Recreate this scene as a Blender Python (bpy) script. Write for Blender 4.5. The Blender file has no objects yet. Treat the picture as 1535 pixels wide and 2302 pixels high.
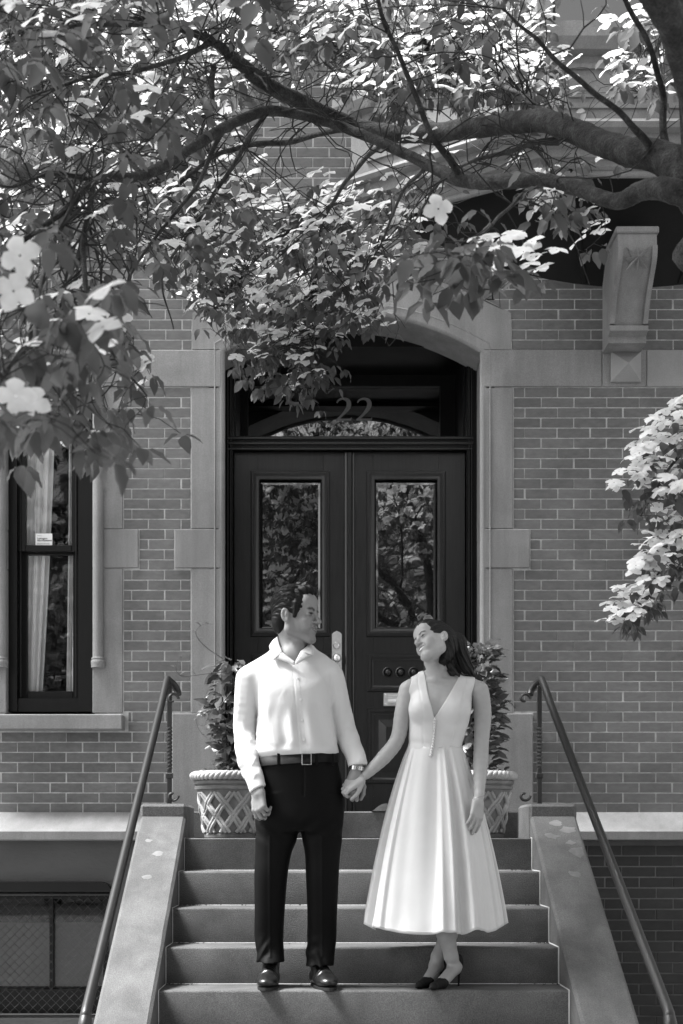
import bpy, math, random
import numpy as np
from mathutils import Vector, Matrix

random.seed(7); np.random.seed(7)
SC = bpy.context.scene
COL = SC.collection
R = math.radians

# ------------------------------------------------------------------ camera, sky, sun, exposure
F_PX, VX, HY, HC = 3197.0, 735.0, 1888.0, 1.40      # focal length and axis in photo pixels, eye height
cd = bpy.data.cameras.new('camera'); cam = bpy.data.objects.new('camera', cd); COL.objects.link(cam)
cam.location = (0, 0, HC); cam.rotation_euler = (R(90), 0, 0)
cd.sensor_fit = 'VERTICAL'; cd.sensor_height = 36; cd.sensor_width = 24; cd.lens = 50.0
cd.shift_x = (767.5 - VX) / 2302; cd.shift_y = (HY - 1151) / 2302
cd.clip_start = 0.05; cd.clip_end = 400
cd.dof.use_dof = True; cd.dof.focus_distance = 6.75; cd.dof.aperture_fstop = 5.6
SC.camera = cam

SUN_EL, SUN_AZ = 60.0, -88.0        # azimuth measured from the house's outward normal (towards the street), minus = left
w = bpy.data.worlds.new('World'); SC.world = w; w.use_nodes = True
nt = w.node_tree; nt.nodes.clear()
wo = nt.nodes.new('ShaderNodeOutputWorld'); bg = nt.nodes.new('ShaderNodeBackground')
sky = nt.nodes.new('ShaderNodeTexSky'); sky.sky_type = 'NISHITA'; sky.sun_disc = False
sky.sun_elevation = R(SUN_EL); sky.dust_density = 3.0; sky.air_density = 1.0
bw = nt.nodes.new('ShaderNodeRGBToBW')
nt.links.new(sky.outputs[0], bw.inputs[0]); nt.links.new(bw.outputs[0], bg.inputs[0]); nt.links.new(bg.outputs[0], wo.inputs[0])
bg.inputs[1].default_value = 0.15
sd = bpy.data.lights.new('sun', 'SUN'); sun = bpy.data.objects.new('sun', sd); COL.objects.link(sun)
sd.energy = 3.6; sd.angle = R(16); sd.color = (1, 1, 1)
_dir = Vector((math.sin(R(SUN_AZ)) * math.cos(R(SUN_EL)), -math.cos(R(SUN_AZ)) * math.cos(R(SUN_EL)), math.sin(R(SUN_EL))))
sun.rotation_euler = _dir.to_track_quat('Z', 'Y').to_euler(); sun.location = _dir * 20
sky.sun_rotation = math.atan2(_dir.x, _dir.y)
SC.view_settings.view_transform = 'Standard'; SC.view_settings.look = 'None'
SC.view_settings.gamma = 1.0; SC.view_settings.exposure = 1.78
SC.render.engine = 'CYCLES'
SC.cycles.max_bounces = 6; SC.cycles.diffuse_bounces = 3; SC.cycles.glossy_bounces = 3; SC.cycles.transparent_max_bounces = 8

# ------------------------------------------------------------------ helpers
def P(px, py, d):
    s = F_PX / d
    return Vector(((px - VX) / s, d, HC + (HY - py) / s))
def PXX(px, d): return (px - VX) * d / F_PX
def PZ(py, d): return HC + (HY - py) * d / F_PX

def tag(o, label=None, cat=None, group=None, kind=None):
    if label: o['label'] = label
    if cat: o['category'] = cat
    if group: o['group'] = group
    if kind: o['kind'] = kind
    return o
def thing(name, loc, label, cat, group=None):
    o = bpy.data.objects.new(name, None); COL.objects.link(o); o.location = loc
    o.empty_display_size = 0.1
    return tag(o, label, cat, group)
def wloc(o):
    v = Vector(o.location)
    while o.parent: o = o.parent; v += Vector(o.location)
    return v
def adopt(o, parent):
    if parent is not None:
        o.parent = parent; o.location = Vector(o.location) - wloc(parent)
    return o

class MB:
    """collects faces of one part, in world coordinates"""
    def __init__(s): s.v = []; s.f = []
    def add(s, vs, fs):
        b = len(s.v); s.v.extend([tuple(p) for p in vs]); s.f.extend([tuple(i + b for i in f) for f in fs]); return s
    def box(s, x0, x1, y0, y1, z0, z1, b=0.0):
        if b <= 0:
            vs = [(x, y, z) for x in (x0, x1) for y in (y0, y1) for z in (z0, z1)]
            return s.add(vs, [(0,1,3,2),(4,6,7,5),(0,4,5,1),(2,3,7,6),(0,2,6,4),(1,5,7,3)])
        X = (x0, x1); Y = (y0, y1); Z = (z0, z1); sg = (1, -1)
        vs = []; idx = {}
        for i in (0, 1):
            for j in (0, 1):
                for k in (0, 1):
                    for a in range(3):
                        p = [X[i], Y[j], Z[k]]
                        for c, m in ((0, i), (1, j), (2, k)):
                            if c != a: p[c] += sg[m] * b
                        idx[i, j, k, a] = len(vs); vs.append(tuple(p))
        g = lambda i, j, k, a: idx[i, j, k, a]
        fs = []
        for i in (0, 1):
            q = [g(i,0,0,0), g(i,1,0,0), g(i,1,1,0), g(i,0,1,0)]; fs.append(q if i else q[::-1])
            q = [g(0,i,0,1), g(0,i,1,1), g(1,i,1,1), g(1,i,0,1)]; fs.append(q if i else q[::-1])
            q = [g(0,0,i,2), g(1,0,i,2), g(1,1,i,2), g(0,1,i,2)]; fs.append(q if i else q[::-1])
        for j in (0, 1):
            for k in (0, 1):
                fs.append([g(0,j,k,1), g(1,j,k,1), g(1,j,k,2), g(0,j,k,2)])
                fs.append([g(j,0,k,0), g(j,1,k,0), g(j,1,k,2), g(j,0,k,2)])
                fs.append([g(j,k,0,0), g(j,k,1,0), g(j,k,1,1), g(j,k,0,1)])
        for i in (0, 1):
            for j in (0, 1):
                for k in (0, 1): fs.append([g(i,j,k,0), g(i,j,k,1), g(i,j,k,2)])
        return s.add(vs, fs)
    def prism(s, poly, axis, a0, a1):
        """poly: 2D points in the two other axes (in xyz order), extruded along axis"""
        n = len(poly); vs = []
        for a in (a0, a1):
            for p in poly:
                q = [p[0], p[1]]; q.insert(axis, a); vs.append(tuple(q))
        fs = [tuple(range(n))[::-1], tuple(range(n, 2 * n))]
        for i in range(n): j = (i + 1) % n; fs.append((i, j, n + j, n + i))
        return s.add(vs, fs)
    def tube(s, pts, rad, n=8, caps=True, flat=1.0, twist=0.0, phase=0.0):
        pts = [Vector(p) for p in pts]; m = len(pts)
        if not hasattr(rad, '__len__'): rad = [rad] * m
        vs = []; fs = []
        t0 = (pts[1] - pts[0]).normalized()
        ref = Vector((0, 0, 1)) if abs(t0.z) < 0.9 else Vector((1, 0, 0))
        u = t0.cross(ref).normalized()
        for i in range(m):
            if i == 0: t = t0
            elif i == m - 1: t = (pts[i] - pts[i-1])
            else: t = (pts[i+1] - pts[i-1])
            if t.length < 1e-9: t = t0
            t = t.normalized()
            u = (u - t * u.dot(t))
            if u.length < 1e-6: u = t.orthogonal()
            u = u.normalized(); v = t.cross(u)
            for k in range(n):
                a = 2 * math.pi * k / n + phase + twist * i
                vs.append(pts[i] + (u * math.cos(a) + v * math.sin(a) * flat) * rad[i])
        for i in range(m - 1):
            for k in range(n):
                k2 = (k + 1) % n
                fs.append((i*n + k, i*n + k2, (i+1)*n + k2, (i+1)*n + k))
        if caps:
            fs.append(tuple(range(n))[::-1]); fs.append(tuple((m-1)*n + k for k in range(n)))
        return s.add(vs, fs)
    def lathe(s, prof, c, n=40, caps=True):
        c = Vector(c); vs = []; fs = []
        for r, z in prof:
            for k in range(n):
                a = 2 * math.pi * k / n; vs.append((c.x + r * math.cos(a), c.y + r * math.sin(a), c.z + z))
        for i in range(len(prof) - 1):
            for k in range(n):
                k2 = (k + 1) % n; fs.append((i*n + k, i*n + k2, (i+1)*n + k2, (i+1)*n + k))
        if caps:
            fs.append(tuple(range(n))[::-1]); fs.append(tuple((len(prof)-1)*n + k for k in range(n)))
        return s.add(vs, fs)
    def sphere(s, c, r, n=12, m=8, rx=1, ry=1, rz=1):
        c = Vector(c); vs = [(c.x, c.y, c.z - r * rz)]; fs = []
        for i in range(1, m):
            t = math.pi * i / m
            for k in range(n):
                a = 2 * math.pi * k / n
                vs.append((c.x + rx*r*math.sin(t)*math.cos(a), c.y + ry*r*math.sin(t)*math.sin(a), c.z - rz*r*math.cos(t)))
        vs.append((c.x, c.y, c.z + r * rz)); e = len(vs) - 1
        for k in range(n):
            k2 = (k + 1) % n
            fs.append((0, 1 + k2, 1 + k)); fs.append((e, 1 + (m-2)*n + k, 1 + (m-2)*n + k2))
            for i in range(m - 2): fs.append((1+i*n+k, 1+i*n+k2, 1+(i+1)*n+k2, 1+(i+1)*n+k))
        return s.add(vs, fs)
    def grid(s, rows, closed=False):
        m = len(rows); n = len(rows[0]); vs = [p for r in rows for p in r]; fs = []
        for i in range(m - 1):
            for k in range(n if closed else n - 1):
                k2 = (k + 1) % n; fs.append((i*n + k, i*n + k2, (i+1)*n + k2, (i+1)*n + k))
        return s.add(vs, fs)
    def build(s, name, mat, parent=None, smooth=False, fix=True):
        me = bpy.data.meshes.new(name); me.from_pydata(s.v, [], s.f); me.update()
        if fix: fix_normals(me)
        if smooth: smooth_mesh(me, smooth)
        o = bpy.data.objects.new(name, me); COL.objects.link(o)
        if mat: me.materials.append(mat)
        return adopt(o, parent)

import bmesh
def fix_normals(me):
    bm = bmesh.new(); bm.from_mesh(me); bmesh.ops.recalc_face_normals(bm, faces=bm.faces[:]); bm.to_mesh(me); bm.free()
def smooth_mesh(me, ang):
    me.polygons.foreach_set('use_smooth', [True] * len(me.polygons))
    if ang is not True:
        bm = bmesh.new(); bm.from_mesh(me)
        for e in bm.edges:
            if len(e.link_faces) == 2 and e.calc_face_angle(0) > R(ang): e.smooth = False
        bm.to_mesh(me); bm.free()
def smooth_path(ctrl, n=8):
    """Catmull-Rom through rows of numbers"""
    c = np.array([list(p) for p in ctrl], float); out = []
    c = np.vstack([2*c[0]-c[1], c, 2*c[-1]-c[-2]])
    for i in range(1, len(c) - 2):
        for j in range(n):
            t = j / n; a, b, d, e = c[i-1], c[i], c[i+1], c[i+2]
            out.append(0.5*((2*b) + (-a+d)*t + (2*a-5*b+4*d-e)*t*t + (-a+3*b-3*d+e)*t**3))
    out.append(c[-2]); return np.array(out)

# ------------------------------------------------------------------ materials (the photograph is black and white: every tone is a grey)
def nodes(name):
    m = bpy.data.materials.new(name); m.use_nodes = True; t = m.node_tree
    b = t.nodes['Principled BSDF']; return m, t, b
def g3(v): return (v, v, v, 1)
def pmat(name, base, var=0.12, scale=6.0, rough=0.7, bump=0.15, bscale=120.0, metal=0.0, spec=0.4, stretch=(1,1,1),
         stain=0.0, stain_scale=1.6, coat=0.0, speck=0.0, dist=0.003, rvar=0.0, island=0.0):
    m, t, b = nodes(name); N = t.nodes; L = t.links
    geo = N.new('ShaderNodeNewGeometry'); mp = N.new('ShaderNodeMapping'); mp.inputs['Scale'].default_value = stretch
    L.new(geo.outputs['Position'], mp.inputs[0])
    n1 = N.new('ShaderNodeTexNoise'); n1.inputs['Scale'].default_value = scale; n1.inputs['Detail'].default_value = 6; n1.inputs['Roughness'].default_value = .65
    L.new(mp.outputs[0], n1.inputs['Vector'])
    r1 = N.new('ShaderNodeMapRange'); r1.inputs[1].default_value = .3; r1.inputs[2].default_value = .7
    r1.inputs[3].default_value = 1 - var; r1.inputs[4].default_value = 1 + var
    L.new(n1.outputs[0], r1.inputs[0]); val = r1.outputs[0]
    def mul(a, bb):
        q = N.new('ShaderNodeMath'); q.operation = 'MULTIPLY'; L.new(a, q.inputs[0])
        if hasattr(bb, 'is_linked'): L.new(bb, q.inputs[1])
        else: q.inputs[1].default_value = bb
        return q.outputs[0]
    if stain:
        n2 = N.new('ShaderNodeTexNoise'); n2.inputs['Scale'].default_value = stain_scale; n2.inputs['Detail'].default_value = 5; n2.inputs['Distortion'].default_value = .6
        L.new(geo.outputs['Position'], n2.inputs['Vector'])
        r2 = N.new('ShaderNodeMapRange'); r2.inputs[1].default_value = .38; r2.inputs[2].default_value = .62; r2.inputs[3].default_value = 1 - stain; r2.inputs[4].default_value = 1 + stain * .5
        L.new(n2.outputs[0], r2.inputs[0]); val = mul(val, r2.outputs[0])
    if speck:
        n3 = N.new('ShaderNodeTexNoise'); n3.inputs['Scale'].default_value = 190; n3.inputs['Detail'].default_value = 2
        L.new(geo.outputs['Position'], n3.inputs['Vector'])
        r3 = N.new('ShaderNodeMapRange'); r3.inputs[1].default_value = .3; r3.inputs[2].default_value = .7; r3.inputs[3].default_value = 1 - speck; r3.inputs[4].default_value = 1 + speck
        L.new(n3.outputs[0], r3.inputs[0]); val = mul(val, r3.outputs[0])
    if island:
        oi = N.new('ShaderNodeObjectInfo'); ad = N.new('ShaderNodeMath'); ad.operation = 'ADD'
        L.new(oi.outputs['Random'], ad.inputs[0]); L.new(geo.outputs['Random Per Island'], ad.inputs[1])
        fr = N.new('ShaderNodeMath'); fr.operation = 'FRACT'; L.new(ad.outputs[0], fr.inputs[0])
        r4 = N.new('ShaderNodeMapRange'); r4.inputs[3].default_value = 1 - island; r4.inputs[4].default_value = 1 + island
        L.new(fr.outputs[0], r4.inputs[0]); val = mul(val, r4.outputs[0])
    val = mul(val, base)
    L.new(val, b.inputs['Base Color'])
    b.inputs['Roughness'].default_value = rough; b.inputs['Metallic'].default_value = metal
    b.inputs['Specular IOR Level'].default_value = spec
    if rvar:
        r5 = N.new('ShaderNodeMapRange'); r5.inputs[3].default_value = rough - rvar; r5.inputs[4].default_value = rough + rvar
        L.new(n1.outputs[0], r5.inputs[0]); L.new(r5.outputs[0], b.inputs['Roughness'])
    if coat: b.inputs['Coat Weight'].default_value = coat; b.inputs['Coat Roughness'].default_value = .15
    if bump:
        nb = N.new('ShaderNodeTexNoise'); nb.inputs['Scale'].default_value = bscale; nb.inputs['Detail'].default_value = 4
        L.new(mp.outputs[0], nb.inputs['Vector'])
        bp = N.new('ShaderNodeBump'); bp.inputs['Strength'].default_value = bump; bp.inputs['Distance'].default_value = dist
        L.new(nb.outputs[0], bp.inputs['Height']); L.new(bp.outputs[0], b.inputs['Normal'])
    return m

M = {}
M['brick'] = pmat('brick_face', .118, var=.20, scale=18, rough=.85, bump=.5, bscale=160, island=.13, stain=.20, stretch=(1,1,2.2))
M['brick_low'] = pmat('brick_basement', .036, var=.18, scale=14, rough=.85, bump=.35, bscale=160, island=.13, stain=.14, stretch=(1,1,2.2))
M['mortar'] = pmat('mortar_joint', .36, var=.30, scale=22, rough=.95, bump=.3, bscale=200, stain=.15)
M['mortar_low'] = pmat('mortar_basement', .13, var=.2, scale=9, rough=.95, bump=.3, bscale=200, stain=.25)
M['stone'] = pmat('brownstone_trim', .205, var=.13, scale=3.4, rough=.85, bump=.6, bscale=160, stain=.20, speck=.16, stretch=(5,4,.55))
M['stone_patch'] = pmat('brownstone_patch', .235, var=.08, scale=5, rough=.85, bump=.3, bscale=220, stain=.1, speck=.08)
M['step'] = pmat('stoop_stone', .095, var=.13, scale=8, rough=.85, bump=.75, bscale=170, stain=.24, stain_scale=2.6, speck=.32, dist=.004, stretch=(1,1,1.3))
M['cheek'] = pmat('stoop_side_stone', .098, var=.16, scale=5, rough=.85, bump=.6, bscale=150, stain=.20, stain_scale=4.5, speck=.24, stretch=(1.6,.6,1))
M['caulk'] = pmat('white_caulk', .6, var=.15, rough=.8, bump=.2)
M['stucco'] = pmat('basement_stucco', .075, var=.1, scale=2, rough=.8, bump=.7, bscale=34, stain=.12, dist=.006, stretch=(1,1,2))
M['door'] = pmat('dark_varnished_wood', .014, var=.4, scale=16, rough=.32, bump=.12, bscale=60, stretch=(5,5,.35), spec=.5, coat=.15)
M['frame'] = pmat('dark_frame_paint', .005, var=.2, scale=10, rough=.4, bump=.1, bscale=60, stretch=(4,4,.4), spec=.25)
M['black'] = pmat('dark_interior', .008, var=.1, rough=.9, bump=0, spec=.1)
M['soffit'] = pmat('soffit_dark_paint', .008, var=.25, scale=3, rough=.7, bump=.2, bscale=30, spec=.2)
M['iron'] = pmat('painted_iron', .015, var=.2, scale=18, rough=.42, bump=.15, bscale=180, spec=.5, rvar=.1)
M['rail'] = pmat('handrail_brown_paint', .013, var=.12, scale=20, rough=.42, bump=.12, bscale=180, spec=.5)
M['brass'] = pmat('polished_brass', .92, var=.08, scale=20, rough=.36, bump=.05, metal=1.0)
M['gold'] = pmat('gold_leaf_numeral', .30, var=.2, scale=60, rough=.45, bump=.1, metal=.3)
M['curtain'] = pmat('curtain_linen', .85, var=.1, scale=8, rough=.9, bump=.2, bscale=300, stretch=(4,1,.3))
M['blind'] = pmat('blind_slat', .11, var=.08, rough=.7, bump=0)
M['wire'] = pmat('wire_dark', .05, var=.2, rough=.5, bump=0)
M['paper'] = pmat('sticker_white', .78, var=.04, rough=.6, bump=0)
M['ink'] = pmat('sticker_ink', .04, var=.05, rough=.6, bump=0)
M['sticker'] = pmat('sticker_grey', .22, var=.1, rough=.6, bump=0)
M['pot'] = pmat('cast_pot_stone', .36, var=.14, scale=10, rough=.85, bump=.35, bscale=180, stain=.22, stain_scale=5, speck=.1)
M['patch'] = pmat('mortar_repair', .16, var=.15, scale=12, rough=.85, bump=.3, bscale=150, stain=.2, stain_scale=6)
M['pot_shade_dirt'] = pmat('cast_pot_shade_dirt', .17, var=.2, scale=14, rough=.9, bump=.35, bscale=160, stain=.3, stain_scale=7)  # pot body: shade and dirt between the straps put into a darker colour
M['soil'] = pmat('soil', .04, var=.4, scale=40, rough=.95, bump=.8, bscale=80, dist=.01)
M['bark'] = pmat('dogwood_bark', .034, var=.6, scale=30, rough=.9, bump=1.0, bscale=120, stain=.5, stain_scale=16, dist=.006, speck=.45)
M['twig'] = pmat('twig_bark', .018, var=.3, scale=30, rough=.85, bump=.3, bscale=120)
M['pave'] = pmat('pavement', .22, var=.12, scale=3, rough=.9, bump=.4, bscale=90, stain=.2)
M['road'] = pmat('asphalt', .055, var=.2, scale=8, rough=.9, bump=.5, bscale=120)
M['house2'] = pmat('far_brick', .12, var=.15, scale=3, rough=.9, bump=.2, bscale=30)
M['stone2'] = pmat('far_stone', .2, var=.1, scale=3, rough=.9, bump=.2, bscale=30)

def glass_dark(name, ior=1.75, base=.006, rough=.012, wob=.05):
    m, t, b = nodes(name); b.inputs['Base Color'].default_value = g3(base); b.inputs['Roughness'].default_value = rough
    b.inputs['IOR'].default_value = ior; b.inputs['Specular IOR Level'].default_value = .5
    n = t.nodes.new('ShaderNodeTexNoise'); n.inputs['Scale'].default_value = 3.0
    geo = t.nodes.new('ShaderNodeNewGeometry'); t.links.new(geo.outputs['Position'], n.inputs['Vector'])
    bp = t.nodes.new('ShaderNodeBump'); bp.inputs['Strength'].default_value = wob; bp.inputs['Distance'].default_value = .02
    t.links.new(n.outputs[0], bp.inputs['Height']); t.links.new(bp.outputs[0], b.inputs['Normal'])
    return m
M['glass'] = glass_dark('door_glass', ior=2.5)
M['bevel'] = glass_dark('bevelled_glass_edge', ior=2.4, rough=.05)
def glass_clear(name):
    m = bpy.data.materials.new(name); m.use_nodes = True; t = m.node_tree; t.nodes.clear()
    o = t.nodes.new('ShaderNodeOutputMaterial'); mx = t.nodes.new('ShaderNodeMixShader'); tr = t.nodes.new('ShaderNodeBsdfTransparent')
    gl = t.nodes.new('ShaderNodeBsdfGlossy'); fr = t.nodes.new('ShaderNodeFresnel'); fr.inputs[0].default_value = 1.42
    gl.inputs['Roughness'].default_value = .015; tr.inputs[0].default_value = g3(.97); gl.inputs[0].default_value = g3(.95)
    t.links.new(fr.outputs[0], mx.inputs[0]); t.links.new(tr.outputs[0], mx.inputs[1]); t.links.new(gl.outputs[0], mx.inputs[2]); t.links.new(mx.outputs[0], o.inputs[0])
    return m
M['pane'] = glass_clear('window_glass')
def leafmat(name, base, trans, mix=.35, rough=.45, spec=.35, var=.3):
    m = bpy.data.materials.new(name); m.use_nodes = True; t = m.node_tree; N = t.nodes; L = t.links
    b = N['Principled BSDF']; o = N['Material Output']
    geo = N.new('ShaderNodeNewGeometry'); oi = N.new('ShaderNodeObjectInfo')
    ad = N.new('ShaderNodeMath'); ad.operation = 'ADD'; L.new(oi.outputs['Random'], ad.inputs[0]); L.new(geo.outputs['Random Per Island'], ad.inputs[1])
    fr = N.new('ShaderNodeMath'); fr.operation = 'FRACT'; L.new(ad.outputs[0], fr.inputs[0])
    r = N.new('ShaderNodeMapRange'); r.inputs[3].default_value = base * (1 - var); r.inputs[4].default_value = base * (1 + var); L.new(fr.outputs[0], r.inputs[0])
    nz = N.new('ShaderNodeTexNoise'); nz.inputs['Scale'].default_value = 55; L.new(geo.outputs['Position'], nz.inputs['Vector'])
    r2 = N.new('ShaderNodeMapRange'); r2.inputs[3].default_value = .75; r2.inputs[4].default_value = 1.25; L.new(nz.outputs[0], r2.inputs[0])
    q = N.new('ShaderNodeMath'); q.operation = 'MULTIPLY'; L.new(r.outputs[0], q.inputs[0]); L.new(r2.outputs[0], q.inputs[1])
    L.new(q.outputs[0], b.inputs['Base Color']); b.inputs['Roughness'].default_value = rough; b.inputs['Specular IOR Level'].default_value = spec
    tr = N.new('ShaderNodeBsdfTranslucent'); tr.inputs[0].default_value = g3(trans)
    mx = N.new('ShaderNodeMixShader'); mx.inputs[0].default_value = mix
    L.new(b.outputs[0], mx.inputs[1]); L.new(tr.outputs[0], mx.inputs[2]); L.new(mx.outputs[0], o.inputs[0])
    return m
M['leaf'] = leafmat('dogwood_leaf', .034, .24, mix=.34, var=.5, spec=.15)
M['bract'] = leafmat('dogwood_bract', .78, .75, mix=.40, rough=.6, spec=.2, var=.08)
M['shrub'] = leafmat('shrub_leaf', .085, .15, mix=.25, rough=.35, spec=.5)
M['streetleaf'] = leafmat('street_tree_leaf', .28, .4, mix=.4)
# ------------------------------------------------------------------ ground
YF = 9.06                                   # plane of the brick front
FX = lambda px: PXX(px, YF)
FZ = lambda py: PZ(py, YF)
tag(MB().box(-40, 40, -8, 30, -.3, 0).build('pavement', M['pave']), kind='structure')
tag(MB().box(-40, 40, -22, -8, -.42, -.12).build('road', M['road']), kind='structure')
tag(MB().box(-40, 40, -60, -22, -.3, 0).build('pavement', M['pave']), kind='structure')

# ------------------------------------------------------------------ the house
house = thing('row_house', (0.2, YF, 0), 'brick row house with brownstone trim, arched double door and oriel bay', 'house')
def part(name, mb, mat, parent=house, smooth=False, kind=None, label=None):
    o = mb.build(name, mat, parent, smooth)
    return tag(o, label, None, None, kind)

XL, XR, ZT = -4.2, 5.2, 9.6
YB = 8.92                                   # basement front
# wall core with openings (door, window, basement window, upper window)
def core(name, x0, x1, z0, z1, holes, yf, yb, mat):
    xs = sorted({x0, x1, *[h[0] for h in holes], *[h[1] for h in holes]}); zs = sorted({z0, z1, *[h[2] for h in holes], *[h[3] for h in holes]})
    mb = MB()
    for i in range(len(xs) - 1):
        for j in range(len(zs) - 1):
            cx = (xs[i] + xs[i+1]) / 2; cz = (zs[j] + zs[j+1]) / 2
            if any(h[0] < cx < h[1] and h[2] < cz < h[3] for h in holes): continue
            mb.box(xs[i], xs[i+1], yf, yb, zs[j], zs[j+1])
    return part(name, mb, mat)
Z_WT = 1.40                                 # bottom of the water table
door_hole = (FX(470), FX(1112), 1.2, FZ(640))
win_hole = (FX(10), FX(214), FZ(1606), FZ(880))
up_hole = (FX(-330), FX(60), FZ(330), FZ(-420))
core('brick_wall', XL, XR, 1.45, ZT, [door_hole, win_hole, up_hole], YF + .0022, YF + .45, M['mortar'])
bas_hole = (FX(-60), PXX(247, YB), .28, PZ(2004, YB))
core('basement_wall', XL, PXX(300, YB), 0, 1.46, [bas_hole], YB, YF + .45, M['stucco'])
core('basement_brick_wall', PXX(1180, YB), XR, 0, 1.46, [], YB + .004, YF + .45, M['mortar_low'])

# --- bricks: running bond, clipped round the stonework
def arch_half(py):                          # half width of the arch stone above the springing, photo pixels
    if py >= 705: return 358
    if py <= 600: return 0
    return 358 * math.sqrt((py - 600) / 105.0)
CXD = 790.5
def excl(py):
    e = []
    def rect(x0, x1, y0, y1):
        if y0 - 6 < py < y1 + 6: e.append((x0, x1))
    if 600 < py < 790: h = arch_half(py - 8); e.append((CXD - h, CXD + h))
    rect(-2000, 3000, 787, 870)
    rect(430, 1153, 866, 1832); rect(393, 1190, 1192, 1275); rect(388, 1196, 1607, 1832)
    rect(-54, 276, 860, 1604); rect(-90, 311, 1192, 1276); rect(-100, 286, 1606, 1638)
    rect(-400, 130, -500, 345)
    if py < 600: e.append((1150 if py > 450 else 900, 1740))
    return e
COURSE = 22.78; BL = 73.6; JX = 2.6; JZ = 2.4
rects = []
def courses(y_start, y_end):
    n = int(round((y_end - y_start) / COURSE)); ch = (y_end - y_start) / n
    for r in range(n):
        t = y_start + r * ch; b = t + ch; pc = (t + b) / 2
        ex = excl(pc); off = (r % 2) * BL * .5 + (y_start % 7)
        k0 = int((-340 - off) // BL) - 1
        for k in range(k0, k0 + 36):
            a = k * BL + off + random.uniform(-1, 1); segs = [(a, a + BL - JX)]
            for (x0, x1) in ex:
                ns = []
                for (p, q) in segs:
                    if q <= x0 or p >= x1: ns.append((p, q)); continue
                    if p < x0 - JX: ns.append((p, x0 - JX))
                    if q > x1 + JX: ns.append((x1 + JX, q))
                segs = ns
            for (p, q) in segs:
                if q - p > 5 and q > -300 and p < 1900:
                    rects.append((p, q, t + JZ / 2 + random.uniform(-.25, .25), b - JZ / 2 + random.uniform(-.25, .25)))
courses(870 + 1, 1828)
courses(787 - 46 * COURSE, 787)
bm_unit = MB().box(-.5, .5, 0, 1, -.5, .5, .025)
ume = bpy.data.meshes.new('brick'); ume.from_pydata(bm_unit.v, [], bm_unit.f); ume.materials.append(M['brick']); fix_normals(ume)
# flatter bevel: the unit is scaled per brick, so a small chamfer of a few millimetres results
vis = lambda r: max(0, min(r[1], 1535) - max(r[0], 0)) * (1 if -20 < r[2] < 2302 else 0)
def score(r):
    v = vis(r)
    if 280 < r[0] < 440 and r[2] > 880: v += 60
    if r[0] > 1150 and r[2] > 600: v += 60
    if r[2] > 1600: v += 40
    if r[2] < 600: v -= 200
    return v
rects.sort(key=score, reverse=True)
def brick_obj(r, yf, unit, parent, d=YF, proud=0.004):
    x0, x1 = PXX(r[0], d), PXX(r[1], d); z1, z0 = PZ(r[2], d), PZ(r[3], d)
    o = bpy.data.objects.new('brick', unit); COL.objects.link(o)
    o.location = ((x0 + x1) / 2, yf + random.uniform(-.0006, .0006), (z0 + z1) / 2); o.scale = (x1 - x0, .03, z1 - z0)
    o.rotation_euler = (0, R(random.uniform(-.25, .25)), 0)
    return adopt(o, parent)
for r in rects[:300]: brick_obj(r, YF, ume, house)
mb = MB()
for r in rects[300:]:
    x0, x1 = FX(r[0]), FX(r[1]); z1, z0 = FZ(r[2]), FZ(r[3]); y = YF + random.uniform(-.0006, .0006)
    mb.box(x0, x1, y, y + .03, z0, z1, .0015)
part('brickwork', mb, M['brick'], kind='stuff')
# basement bricks (right)
low = []
CL = 24.0; BL2 = 76.5
for r in range(21):
    t = 1900 + r * CL
    for k in range(-1, 10):
        a = 1170 + k * BL2 + (r % 2) * BL2 / 2 + random.uniform(-1, 1)
        x0, x1 = max(a, 1188), a + BL2 - JX
        if x1 - x0 > 6: low.append((x0, x1, t + 1.4, t + CL - 1.6))
low.sort(key=lambda r: -vis(r))
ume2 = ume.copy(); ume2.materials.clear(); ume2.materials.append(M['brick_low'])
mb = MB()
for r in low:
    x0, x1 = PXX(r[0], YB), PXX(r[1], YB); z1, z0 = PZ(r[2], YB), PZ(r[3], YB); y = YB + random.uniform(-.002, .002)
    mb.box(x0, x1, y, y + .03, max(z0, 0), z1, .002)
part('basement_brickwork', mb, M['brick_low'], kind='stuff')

# --- stone trim
YS = YF - .006
def stone(px0, px1, py0, py1, proud=.006, depth=.2, mat='stone', name='stone_block', d=YF, bev=.004):
    return part(name, MB().box(PXX(px0, d), PXX(px1, d), d - proud, d + depth, PZ(py1, d), PZ(py0, d), bev), M[mat])
j = 1.2
for (a, b) in ((430, 497), (1087, 1153)):
    stone(a, b, 871 + j, 1190 - j, depth=.44); stone(a, b, 1277 + j, 1605 - j, depth=.44)
stone(393, 497, 1190, 1277, proud=.008, depth=.44); stone(1087, 1190, 1190, 1277, proud=.008, depth=.44)
stone(388, 499, 1605, 1834, proud=.03, depth=.44); stone(1085, 1196, 1605, 1834, proud=.03, depth=.44)
for (a, b) in ((-300, 118), (118 + j, 300), (300 + j, 497)): stone(a, b, 788, 870, proud=.01, depth=.44 if b == 497 else .2)
for (a, b, m) in ((1087, 1352, 'stone'), (1352 + j, 1452, 'stone'), (1452 + j, 1640, 'stone_patch'), (1640 + j, 1900, 'stone')): stone(a, b, 787, 870, proud=.01, depth=.44 if a == 1087 else .2, mat=m)
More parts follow.
